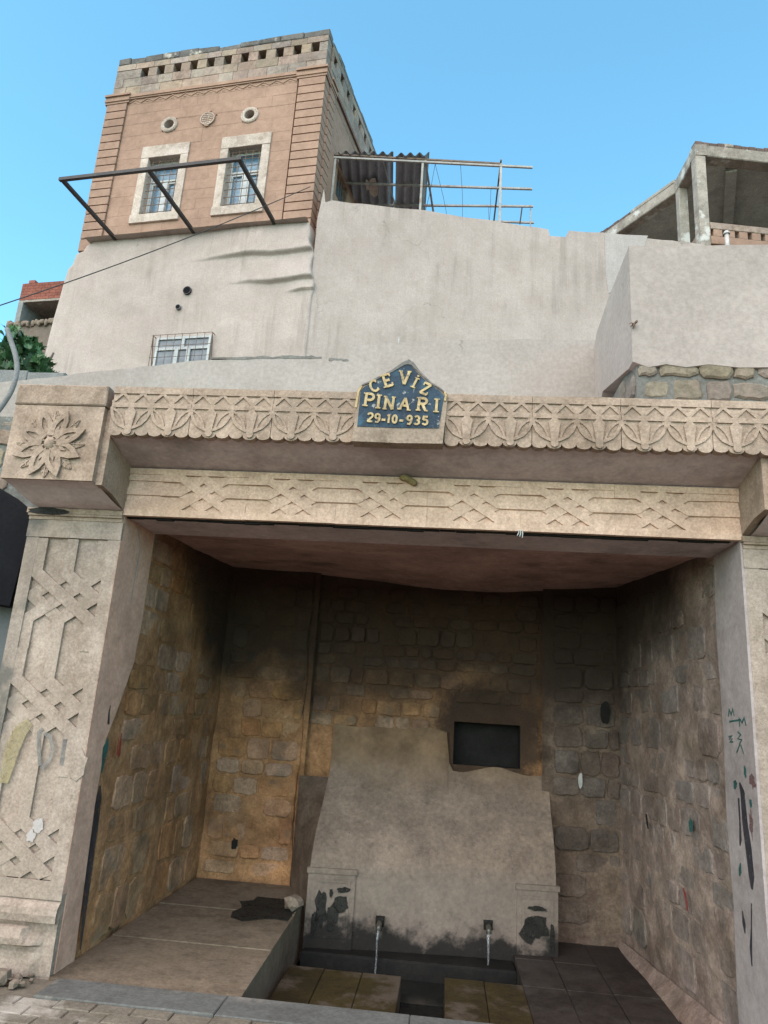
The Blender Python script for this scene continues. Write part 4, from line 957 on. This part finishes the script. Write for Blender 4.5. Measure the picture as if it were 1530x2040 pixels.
# ------------------------------------------------------------------ stone tower house
TW = thing('stone_tower', 'square tan stone tower house with two barred windows and pierced parapet', 'tower', (K.x, K.y, 10.6))
TL, TZ0, TZ1 = -5.12, 10.5, 14.58; SL = 5.6
core = MB(); core.box(ft_, TL+.3, -.3, TZ0, 15.3, -5.3, -.30); core = core.obj('core', M['brick_in'], TW)
wf = MB().box(ft_, TL+.26, -.27, TZ0, TZ1, -.2995, -.26).obj('wall', M['mortar_pale'], TW)
WIN = [(-4.02, -2.90, 11.12, 13.07), (-2.15, -1.035, 11.12, 13.07)]
OC = [(-3.485, 13.61), (-1.60, 13.59)]
holes = [(a, b, c, d) for a, b, c, d in WIN]+[(x-.16, x+.16, z-.16, z+.16) for x, z in OC]
def ashlar(fr, u0, u1, v0, v1, holes, rh, ln, n0, n1, m, parent, name='stone_block', gap=.0018):
    cuts = sorted(set([v0, v1]+[h[2] for h in holes if v0 < h[2] < v1]+[h[3] for h in holes if v0 < h[3] < v1]))
    rr = []
    for a, b in zip(cuts[:-1], cuts[1:]):
        n = max(1, round((b-a)/rh)); rr += [(a+(b-a)*i/n, a+(b-a)*(i+1)/n) for i in range(n)]
    for k, (a, b) in enumerate(rr):
        sp_ = [(u0, u1)]
        for h in holes:
            if h[2] < b-1e-4 and h[3] > a+1e-4:
                ns = []
                for s0, s1 in sp_:
                    if h[0] > s0 and h[0] < s1: ns.append((s0, h[0]))
                    if h[1] < s1 and h[1] > s0: ns.append((h[1], s1))
                    if h[1] <= s0 or h[0] >= s1: ns.append((s0, s1))
                sp_ = ns
        for s0, s1 in sp_:
            x = s0; first = True
            while x < s1-.01:
                l = random.uniform(*ln)*(.6 if first and k % 2 else 1); first = False
                if s1-(x+l) < ln[0]*.45: l = s1-x
                e = min(x+l, s1)
                MB().bbox(fr, x+gap/2, e-gap/2, a+gap/2, b-gap/2, n0, n1+random.uniform(-.002, .002)*(3 if gap > .003 else 1), .003 if gap > .003 else .0012, .0).obj(name, m, parent); x = e
ashlar(ft_, TL+.50, -.60, 10.6, 14.30, holes, .245, (.38, .62), -.2595, .0, M['ashlar'], wf)
# string course, zigzag frieze
fz = MB(); fz.box(ft_, TL+.5, -.6, 14.302, 14.48, -.25, .002); z = fz.obj('frieze', M['ashlar'], TW)
zz = MB(); n = 26
zz.ribbon(ft_, [(TL+.52+(4.02-.04)*i/n/1.0, 14.335+(.09 if i % 2 else 0)) for i in range(n+1)], .02, .0015, .016); zz.box(ft_, TL+.5, -.6, 14.445, 14.478, .0018, .03)
for i in range(0, n, 2): 
    x = TL+.52+3.98*(i+1)/n; zz.prism(ft_, [(x-.035, 14.34), (x+.035, 14.34), (x, 14.385)], .0015, .012)
zz.obj('zigzag_carving', M['ashlar'], z)
MB().box(ft_, TL+.5, -.6, 14.481, 14.56, -.25, .05).obj('string_course', M['ashlar'], TW)
# side wall
ws = MB().box(fside, .26, SL, TZ0, TZ1, -.35, -.2).obj('wall', M['mortar_pale'], TW)
ashlar(fside, .56, SL, 10.6, 14.30, [(1.15, 1.85, 12.35, 13.05)], .245, (.42, .7), -.1995, .0, M['ashlar'], ws)
MB().box(fside, .56, SL, 14.302, 14.48, -.25, .004).obj('frieze', M['ashlar'], TW)
MB().box(fside, .56, SL, 14.481, 14.56, -.25, .05).obj('string_course', M['brick_in'], TW)
sw = MB().box(fside, 1.16, 1.84, 12.36, 13.04, -.19, -.12).obj('window', M['glass'], TW)
g_ = MB()
for q in range(5): g_.tube([fside(1.22+.14*q, 12.36, -.03), fside(1.22+.14*q, 13.04, -.03)], .008, 5)
for q in range(4): g_.tube([fside(1.16, 12.45+.17*q, -.025), fside(1.84, 12.45+.17*q, -.025)], .008, 5)
g_.obj('grille', M['iron'], sw)
# quoins: L-shaped courses at the near corner, plain at the far one
nq, qz0, qz1 = 17, 10.84, 14.345; qh = (qz1-qz0)/nq
for k in range(nq+1):
    a = qz0+qh*(k-1)+.015; b = qz0+qh*k-.012
    if k == 0: a = 10.55
    e = .03
    c = Vector((0, 0, 0))
    # outline in plan: front u and side s; build from two abutting boxes
    q = MB(); q.box(ft_, -.555, e, a, b, -.25, .045); q.box(fside, .2565, .56, a, b, -.25, .045)
    q.obj('quoin', M['ashlar'], TW)
    q = MB(); q.box(ft_, TL-.005, TL+.495, a, b, -.25, .045); q.obj('quoin', M['ashlar'], TW)
    q = MB(); 
mor = MB(); mor.box(ft_, -.552, .0, 10.5, 14.34, -.2585, .012); mor.box(ft_, TL+.004, TL+.493, 10.5, 14.34, -.2585, .012); mor.box(fside, .262, .555, 10.5, 14.34, -.2585, .012); mor.obj('quoin_backing', M['brick_in'], TW)
for a, b, c in ((TL-.03, TL+.52, 0), (-.585, .04, 1)):
    q = MB()
    for z0, z1, d in ((14.346, 14.40, .055), (14.4005, 14.47, .075), (14.4705, 14.53, .06), (14.5305, 14.585, .095)):
        q.box(ft_, a-d*.4, b+d*.4, z0, z1, -.25, d)
        if c: q.box(fside, .2575, .6, z0+.0002, z1-.0002, -.25, d)
    q.obj('capital', M['ashlar'], TW)
# parapet of separate blocks with square holes
def parapet(fr, u0, u1, hs, n1, first):
    ashlar(fr, u0, u1, 14.586, 15.05, [], .23, (.32, .55), -.22, n1, M['parapet'], TW, gap=.006)
    e = [u0]+[q for h in hs for q in (h-.088, h+.088)]+[u1]
    for a, b in zip(e[0::2], e[1::2]):
        if b-a > .02: MB().bbox(fr, a+.002, b-.002, 15.052, 15.295, -.22, n1+random.uniform(-.006, .004), .008, .003).obj('stone_block', M['parapet'], TW)
    ashlar(fr, u0, u1, 15.298, 15.46, [], .16, (.3, .55), -.22, n1, M['parapet'], TW, gap=.006)
    x = u0
    while x < u1-.05:
        l = random.uniform(.3, .6); l = l if u1-x-l > .15 else u1-x
        MB().bbox(fr, x+.003, x+l-.003, 15.463, 15.46+random.uniform(.13, .20), -.25, n1+random.uniform(-.02, .012), .02, .012).obj('coping_stone', M['coping'], TW); x += l
parapet(ft_, TL+.06, .0, [-4.34+.406*i for i in range(11)], .02, True)
parapet(fside, .27, SL, [.45+.44*i for i in range(11)], .02, False)
pb = MB(); pb.box(ft_, TL+.1, -.27, 14.586, 15.4, -.35, -.24); pb.box(fside, .28, SL-.05, 14.586, 15.4, -.32, -.23); pb.obj('parapet_backing', M['brick_in'], TW)
# windows
for (a, b, c, d), (ia, ib, ic, id_) in zip(WIN, [(-3.835, -3.08, 11.325, 12.77), (-1.975, -1.215, 11.325, 12.775)]):
    wn = MB().box(ft_, ia-.02, ib+.02, ic-.02, id_+.02, -.2595, -.215).obj('window', M['glass'], TW)
    q = .03
    sr = MB()
    MB().bbox(ft_, a, b, id_, d, -.259, .035, .006, .003).obj('lintel', M['surround'], wn)
    MB().bbox(ft_, a, ia, ic, id_-.002, -.259, .032, .006, .003).obj('jamb', M['surround'], wn)
    MB().bbox(ft_, ib, b, ic, id_-.002, -.259, .032, .006, .003).obj('jamb', M['surround'], wn)
    MB().bbox(ft_, a-.01, b+.01, c, ic-.002, -.259, .05, .006, .003).obj('sill', M['surround'], wn)
    f_ = MB(); w2 = .055; m_ = (ia+ib)/2; tz = ic+(id_-ic)*.66
    for x0, x1, y0, y1 in ((ia+.002, ia+w2, ic+.002, id_-.002), (ib-w2, ib-.002, ic+.002, id_-.002), (ia+w2, ib-w2, ic+.002, ic+w2), (ia+w2, ib-w2, id_-w2, id_-.002), (ia+w2, ib-w2, tz-.03, tz+.03), (m_-.055, m_+.055, ic+w2, tz-.03)): f_.box(ft_, x0, x1, y0, y1, -.2145, -.165)
    f_.obj('frame', M['upvc'], wn)
    for x0, x1 in ((ia+w2, m_-.055), (m_+.055, ib-w2)):
        pass
    h_ = MB()
    for x0, x1 in ((ia+w2+.002, m_-.057), (m_+.057, ib-w2-.002)):
        for u0, u1, y0, y1 in ((x0, x0+.03, ic+w2+.002, tz-.032), (x1-.03, x1, ic+w2+.002, tz-.032), (x0+.03, x1-.03, ic+w2+.002, ic+w2+.035), (x0+.03, x1-.03, tz-.065, tz-.032)): h_.box(ft_, u0, u1, y0, y1, -.2146, -.175)
    h_.obj('sash', M['upvc'], wn)
    g_ = MB()
    for k in range(5): x = ia+(ib-ia)*(k+.5)/5; g_.tube([ft_(x, ic, -.06), ft_(x, id_, -.06)], .0085, 5)
    for k in range(8): z = ic+.1+(id_-ic-.16)*k/7; g_.tube([ft_(ia, z, -.055), ft_(ib, z, -.055)], .0085, 5)
    g_.obj('grille', M['iron'], wn)
for x, z in OC:
    oc = MB(); oc.tube([ft_(x, z, -.255), ft_(x, z, -.15)], .15, 20); oc = oc.obj('round_window', M['glass'], TW)
    n = 28; r_ = MB(); pr_ = [(.115, -.14), (.115, .03), (.135, .04), (.185, .035), (.2, .02), (.2, -.02)]
    vs = [ft_(x+r0*math.cos(6.2832*i/n), z+r0*math.sin(6.2832*i/n), nn) for i in range(n) for r0, nn in pr_]; k = len(pr_)
    r_.add(vs, [(i*k+q, i*k+q+1, ((i+1) % n)*k+q+1, ((i+1) % n)*k+q) for i in range(n) for q in range(k-1)]); rg = r_.obj('ring', M['surround'], oc)
    for i in range(18):
        t = 6.2832*i/18; bx, bz_ = x+.165*math.cos(t), z+.165*math.sin(t); r_ = MB(); r_.prism(ft_, arc((bx, bz_), .014, .014, 0, 300, 5), .034, .044); r_.obj('bead', M['surround'], oc)
em = MB(); ex, ez = -2.57, 13.64
em.prism(ft_, arc((ex, ez-.02), .17, .165, 0, 345, 22), -.002, .03); em.prism(ft_, arc((ex+.01, ez+.185), .05, .035, 0, 330, 10), -.002, .035); em.prism(ft_, [(ex-.04, ez-.215), (ex+.04, ez-.215), (ex+.05, ez-.18), (ex-.05, ez-.18)], -.002, .035)
em.prism(ft_, arc((ex+.185, ez+.08), .018, .018, 0, 300, 6), -.002, .03)
eo = em.obj('emblem', M['ashlar'], TW)
el = MB()
for k in range(5):
    zz_ = ez-.12+.05*k; hw = math.sqrt(max(.001, .155**2-(zz_-ez+.02)**2))-.03
    x = ex-hw
    while x < ex+hw-.02:
        l = random.uniform(.02, .06); el.box(ft_, x, min(x+l, ex+hw), zz_-.012, zz_+.012, .0295, .038+random.uniform(0, .003)); x += l+.012
el.ribbon(ft_, arc((ex, ez-.02), .16, .155, 0, 360, 24), .018, .0295, .043)
el.obj('raised_carving', M['surround'], eo)
# steel bracket frame
SF = thing('steel_frame', 'black steel bracket frame jutting out below the tower windows', 'bracket', tuple(ft_(-2.45, 10.72, .1)))
az = 10.715
for u_ in (-4.22, -2.44, -.68): MB().tube([ft_(u_, az, .02), ft_(u_, az, 1.83)], .045, 4).obj('arm', M['black_steel'], SF)
MB().tube([ft_(-4.27, az, 1.87), ft_(-.63, az, 1.87)], .045, 4).obj('front_bar', M['black_steel'], SF)

# overhead cable
cb = MB(); p1 = ft_(*ft_.px(618, 372, .1), .1); f_l = facade(8.5); q = f_l.px(0, 595); p0 = f_l(*q); p0 = p0+(p0-p1)*.35
cb.tube([p0+(p1-p0)*(i/24)-Vector((0, 0, .16*math.sin(3.1416*i/24))) for i in range(25)], .009, 5)
tag(cb.obj('overhead_cable', M['cable']), 'thin black cable sagging across the base wall to the tower', 'cable')

# ------------------------------------------------------------------ canopy
CN = thing('roof_canopy', 'corrugated sheet canopy on a pale steel pipe frame beside the tower', 'canopy', (-1, 13, 11.6))
CZ = 13.08; fcn = Frame((-2.85, 12.87), 4.2); ul = Vector((math.cos(R(4.2)), math.sin(R(4.2)), 0)); dl = Vector((-math.sin(R(4.2)), math.cos(R(4.2)), 0))
O = Vector((-2.85, 12.87, CZ))
def cp(a, d, z=0): return O+ul*a+dl*d+Vector((0, 0, z))
def bar(p, q, r=.03, m='pale_steel', name='rail'): return MB().tube([p, q], r, 4).obj(name, M[m], CN)
bar(cp(-.02, 0), cp(4.3, .02)); bar(cp(0, 0, .075), cp(3.6, .02, .06), .026, 'iron', 'purlin'); bar(cp(1.9, .03, .07), cp(3.65, .04, .06), .024)
bar(cp(.1, .78), cp(4.42, .68)); bar(cp(.25, 1.5), cp(4.55, 1.25)); bar(cp(3.55, 1.85), cp(4.68, 1.82))
bar(cp(0, 0), cp(.32, 1.75)); bar(cp(1.98, 0, .05), cp(2.3, 1.9)); bar(cp(1.05, 0, .03), cp(1.4, 1.8), .012)
bar(cp(3.62, .02, .16), cp(3.72, 1.95, -.1), .024, 'iron', 'brace'); bar(cp(4.3, 1.27), cp(4.35, 1.86, -.02), .02)
for a, d in ((.03, .01), (1.93, .02), (3.62, .02)): bar(cp(a, d, -.03), cp(a, d, -1.7), .032, 'pale_steel', 'post')
bar(cp(4.5, 1.3, -.03), cp(4.5, 1.3, -1.5), .02, 'pale_steel', 'post')
def sheet(a0, a1, d0, d1, rise, tilt):
    m = MB(); n = int((a1-a0)/.2*12)
    wv = lambda a: .045*math.sin(a/.2*6.2832)
    top = lambda i, j: cp(a0+(a1-a0)*i, d0+(d1-d0)*j, .105+rise*i-tilt*j+wv(a0+(a1-a0)*i)+.01*nz(i*3, j*3, a0))
    m.grid(top, n, 6); m.grid(lambda i, j: top(1-i, j)-Vector((0, 0, .008)), n, 6)
    m.obj('corrugated_sheet', M['corrugated'], CN, smooth=True)
sheet(.08, 1.28, -.04, 1.75, .05, .02); sheet(1.34, 2.06, -.06, 1.95, .06, .05)
for (x, y, r1, r2, s_) in ((744, 374, .11, .14, 3), (732, 368, .05, .08, 5)):
    fz_ = FlatFrame(CZ+.03); d = RT*((x-765)/F)-UP*((y-1020)/F)+_f; t = (CZ+.03-EYE.z)/d.z; p = EYE+d*t
    pts = [(p.x+r1*(1+.4*nz(math.cos(q)*1.5, math.sin(q)*1.5, s_))*math.cos(q), p.y+2.2*r2*(1+.4*nz(math.cos(q), math.sin(q), s_+2))*math.sin(q)) for q in [6.2832*i/12 for i in range(12)]]
    MB().prism(fz_, pts, -.012, .0).obj('pale_patch', M['surround'], CN)  # ragged pale patch just under the sheets
for a, d, b_, e, z in ((2.2, .05, 2.6, .4, -1.4), (2.2, .05, 2.0, .3, -1.3), (2.75, .05, 2.85, .1, -1.5), (3.5, .72, 3.45, .7, -1.3), (3.52, 1.3, 3.5, 1.0, -1.2)):
    MB().tube([cp(a, d), cp((a+b_)/2+.02, (d+e)/2, z*.5), cp(b_, e, z)], .006, 4).obj('loose_wire', M['cable'], CN)
MB().box(fw, .2, 8.4, 10.6, 10.9, -7, -.36).obj('terrace_slab', M['concrete'], rw)

# ------------------------------------------------------------------ concrete house on the right
CH = thing('concrete_house', 'weathered concrete frame house with open terrace and pierced balustrade', 'house', (6.5, 16, 11))
A = Vector((5.52, 15.0, 0)); fA = Frame(A, 8.75); zb_, zt_ = 14.99, 15.31; zf = 12.5
def plan(x, y, z):
    d = RT*((x-765)/F)-UP*((y-1020)/F)+_f; t = (z-EYE.z)/d.z; p = EYE+d*t; return Vector((p.x, p.y, 0))
B_ = plan(1345, 384, zb_); C_ = plan(1215, 474, zb_)
dAB = (B_-A).normalized(); dBC = (C_-B_).normalized()
# side frames must face outwards (left): run from far to near
fAB = Frame(B_, math.degrees(math.atan2((A-B_).y, (A-B_).x))); lAB = (A-B_).length
fBC = Frame(C_, math.degrees(math.atan2((B_-C_).y, (B_-C_).x))); lBC = (B_-C_).length
MB().bbox(fA, .0, 7.0, zb_, zt_, -.3, .0, .02, .004).obj('beam', M['concrete'], CH)
MB().bbox(fAB, .004, lAB-.01, zb_+.002, zt_+.002, -.28, .0, .02, .004).obj('beam', M['concrete'], CH)
MB().bbox(fBC, -6.0, lBC-.004, zb_+.001, zt_+.001, -.28, .0, .02, .004).obj('beam', M['concrete'], CH)
poly = [A+fA.u*.31-fA.n*.31, A+fA.u*7-fA.n*.31, A+fA.u*7+Vector((0, 9, 0)), C_-fBC.u*6+Vector((.2, 2.8, 0)), C_-fBC.u*5.8-fBC.n*.29, B_-fBC.n*.29]
MB().prism(FlatFrame(0), [(p.x, p.y) for p in poly], zb_+.12, zt_-.02).obj('roof_slab', M['soffit_conc'], CH)
# bricks in a row on the roof edge
def brick_row(fr, u0, u1, z, hgt):
    x = u0
    while x < u1:
        l = random.uniform(.17, .21); MB().bbox(fr, x, x+l-.012, z+.002, z+hgt+random.uniform(-.03, .015), -.24, -.02+random.uniform(-.01, .01), .008, .004).obj('brick', M['brick_old'], CH); x += l
brick_row(fA, .03, .75, zt_, .12); brick_row(fA, 1.0, 2.2, zt_, .12); MB().bbox(fA, .76, .99, zt_+.002, zt_+.14, -.24, -.01, .03, .01).obj('mortar_lump', M['concrete'], CH)
MB().bbox(fA, 2.22, 7, zt_+.002, zt_+.12, -.24, -.01, .02, .01).obj('roof_edge', M['concrete'], CH)
brick_row(fBC, -1.6, .7, zt_, .11); MB().bbox(fBC, .72, lBC-.02, zt_+.002, zt_+.13, -.22, -.01, .03, .008).obj('roof_edge', M['concrete'], CH)
MB().bbox(fBC, -5.6, -1.62, zt_+.002, zt_+.10, -.22, -.01, .03, .008).obj('roof_edge', M['concrete'], CH)
MB().bbox(fAB, .05, lAB-.05, zt_+.003, zt_+.08, -.22, -.02, .03, .008).obj('roof_edge', M['concrete'], CH)
MB().bbox(fA, .01, .25, 12.2, zb_-.001, -.25, -.012, .012, .006).obj('column', M['concrete'], CH)
MB().bbox(fAB, -.02, .2, 12.2, zb_-.001, -.23, -.012, .012, .004).obj('column', M['concrete'], CH)
MB().bbox(fA, 3.4, 3.66, 13.2, zb_-.001, -.25, -.012, .012, .006).obj('column', M['concrete'], CH)
MB().bbox(fA, 3.4, 3.66, 12.2, 12.55, -.25, -.012, .012, .006).obj('column', M['concrete'], CH)
# inner beams and walls
MB().prism(Frame(A+fA.u*1.2-fA.n*.31, 72), [(0, zb_-.05), (6, zb_-.05), (6, zb_+.11), (0, zb_+.11)], -.25, .0).obj('beam', M['soffit_conc'], CH)
MB().box(fA, -.6, 7, 12.2, zb_+.11, -5.3, -5.1).obj('inner_wall', M['green_wall'], CH)
MB().box(fA, .3, 7, 12.2, 12.45, -5.09, -.3).obj('floor_slab', M['concrete'], CH)
# balustrade: blocks with square holes
zl = 12.55
MB().bbox(fA, .26, 7, zl, zl+.21, -.14, -.02, .01, .003).obj('balustrade_base', M['ashlar'], CH)
x = .26
hs = [fA.px(x_, 455)[0] for x_ in (1418, 1444, 1469, 1494, 1520, 1545, 1570, 1596, 1621)]
e = [.26]+[q for h in hs for q in (h-.052, h+.052)]+[7]
for a, b in zip(e[0::2], e[1::2]): MB().bbox(fA, a+.002, b-.002, zl+.212, zl+.40, -.14, -.022, .006, .003).obj('baluster_block', M['ashlar'], CH)
MB().bbox(fA, .26, 7, zl+.402, zl+.58, -.15, -.012, .012, .004).obj('coping', M['parapet'], CH)
MB().box(fAB, .21, lAB-.26, 12.2, 13.0, -.16, -.06).obj('side_balustrade', M['parapet'], CH)
MB().tube([fA(1.9, 13.2, -1.2), fA(2.35, 14.55, -2.0)], .02, 6).obj('leaning_pole', M['iron'], CH)
u, v = fA.px(1436, 478); lp = MB(); lp.grid(lambda i, j: fA(u+.075*math.cos(6.2832*i)*math.cos(1.57*j), v-.03+.10*math.sin(1.57*j), .25+.075*math.sin(6.2832*i)*math.cos(1.57*j)), 12, 5)
lp.tube([fA(u, v-.7, .25), fA(u, v-.03, .25)], .05, 8)
tag(lp.obj('white_dome_lamp', M['white'], smooth=True), 'small white dome lamp in front of the pierced balustrade', 'lamp')
MB().box(fA, .0, 7, 9.0, 12.2, -5, -.02).obj('lower_wall', M['ashlar'], CH)

# ------------------------------------------------------------------ far left: brick house and fig tree
BH = thing('brick_house', 'unfinished red brick house behind the base wall at the far left', 'house', (-14, 22, 12))
fB = Frame((-15.95, 22.0), -7.25)
x = 0
bwl = MB().box(fB, 0, 4, 15.08, 15.78, -.25, -.012).obj('parapet', M['brick_in'], BH)
for k in range(6):
    z = 15.09+.115*k; x = -.0 if k % 2 else -.0; o_ = .12 if k % 2 else 0
    x = 0
    while x < 2.2:
        l = .24 if x or not o_ else .12
        MB().box(fB, x+.005, x+l-.005, z+.004, z+.111, -.0115, .0).obj('brick', M['brick'], bwl); x += l
MB().box(fB, .25, .5, 15.785, 15.9, -.2, 0).obj('brick', M['brick'], bwl)
MB().box(fB, 0, 4, 15.0, 15.079, -3, .0).obj('lintel_slab', M['concrete'], BH)
MB().box(fB, 0.0, 0.2, 14.15, 14.999, -3, -.0).obj('side_wall', M['cblock'], BH); MB().box(fB, .2, 4, 14.15, 14.999, -3.2, -2.2).obj('inner_wall', M['cblock'], BH)
MB().box(fB, -.1, 4, 10, 14.12, -3, -.02).obj('wall', M['brown_wall'], BH)
rbm = MB()
for k in range(16): 
    x = -.25+.14*k; rbm.stone(fB, x, x+random.uniform(.12, .2), 14.0+random.uniform(-.05, .05), 14.2+random.uniform(-.05, .04), -.3, .06+random.uniform(0, .08), .03, .02, 8)
rbm.obj('broken_slab_edge', M['rubble'], BH)
FT = thing('fig_tree', 'dark green fig tree growing over the concrete block wall', 'tree', (-5.5, 7.7, 4.2))
tk = MB()
for dx, dy, h in ((0, 0, 1.2), (.3, .1, 1.0), (-.4, .05, 1.1), (-.15, -.1, .9)):
    tk.tube([Vector((-5.5+dx*.2, 7.7, 4.2)), Vector((-5.5+dx*.7, 7.7+dy, 4.2+h*.6)), Vector((-5.5+dx*1.3, 7.7+dy*2, 4.2+h*1.5))], [.05, .035, .012], 6)
tk.obj('trunk', M['bark'], FT)
leafm = MB(); lp_ = [(0, 0), (.045, .02), (.05, .06), (.03, .07), (.04, .11), (.012, .10), (0, .145), (-.012, .10), (-.04, .11), (-.03, .07), (-.05, .06), (-.045, .02)]
leafm.add([(a, b, .02*abs(a)*8-.012*(b/.14)**2) for a, b in lp_]+[(0, .06, -.006)], [(i, (i+1) % 12, 12) for i in range(12)])
lme = leafm.mesh('leaf', M['leaf'])
def leafrot(): return Matrix.Rotation(random.uniform(0, 6.28), 4, 'Z') @ Matrix.Rotation(R(random.uniform(15, 100)), 4, 'X') @ Matrix.Rotation(random.uniform(-.7, .7), 4, 'Y')
def inside():
    while True:
        c = random.choice(((-5.60, 7.6, 5.28, .40, .32, .30), (-5.22, 7.5, 5.30, .20, .24, .36), (-5.95, 7.6, 5.42, .42, .3, .28), (-5.33, 7.55, 5.62, .12, .15, .12), (-5.03, 7.5, 5.2, .10, .2, .16)))
        p = Vector([random.uniform(-1, 1) for _ in range(3)])
        if .35 < p.length < 1: return Vector((c[0]+p.x*c[3], c[1]+p.y*c[4], c[2]+p.z*c[5]))
crown = MB()
for k in range(520):
    mtx = Matrix.Translation(inside()+Vector((0, .12, 0))) @ leafrot() @ Matrix.Scale(random.uniform(.55, 1.25), 4)
    crown.add([mtx @ Vector(v_) for v_ in leafm.v], leafm.f)
cr = crown.obj('crown', M['leaf'], FT, kind='stuff')
for k in range(200):
    o = bpy.data.objects.new('leaf', lme); COL.objects.link(o); o.parent = cr
    o.matrix_basis = Matrix.Translation(inside()-Vector((0, .1, 0))) @ leafrot() @ Matrix.Scale(random.uniform(.55, 1.25), 4)

# rubble at the pier foot
rbm = MB()
for k in range(170):
    x = random.triangular(-3.3, -2.15, -2.75); y = 4.40+random.uniform(-.10, .07)+(.06 if x > -2.4 else 0); s_ = random.uniform(.005, .028)*(1 if random.random() > .12 else 1.9)
    rbm.stone(Frame((x, y), random.uniform(0, 180)), -s_, s_, -.004, s_*1.1, -s_*.7, s_*.7, s_*.4, s_*.3, 6)
rbm.obj('rubble', M['rubble'], kind='stuff')
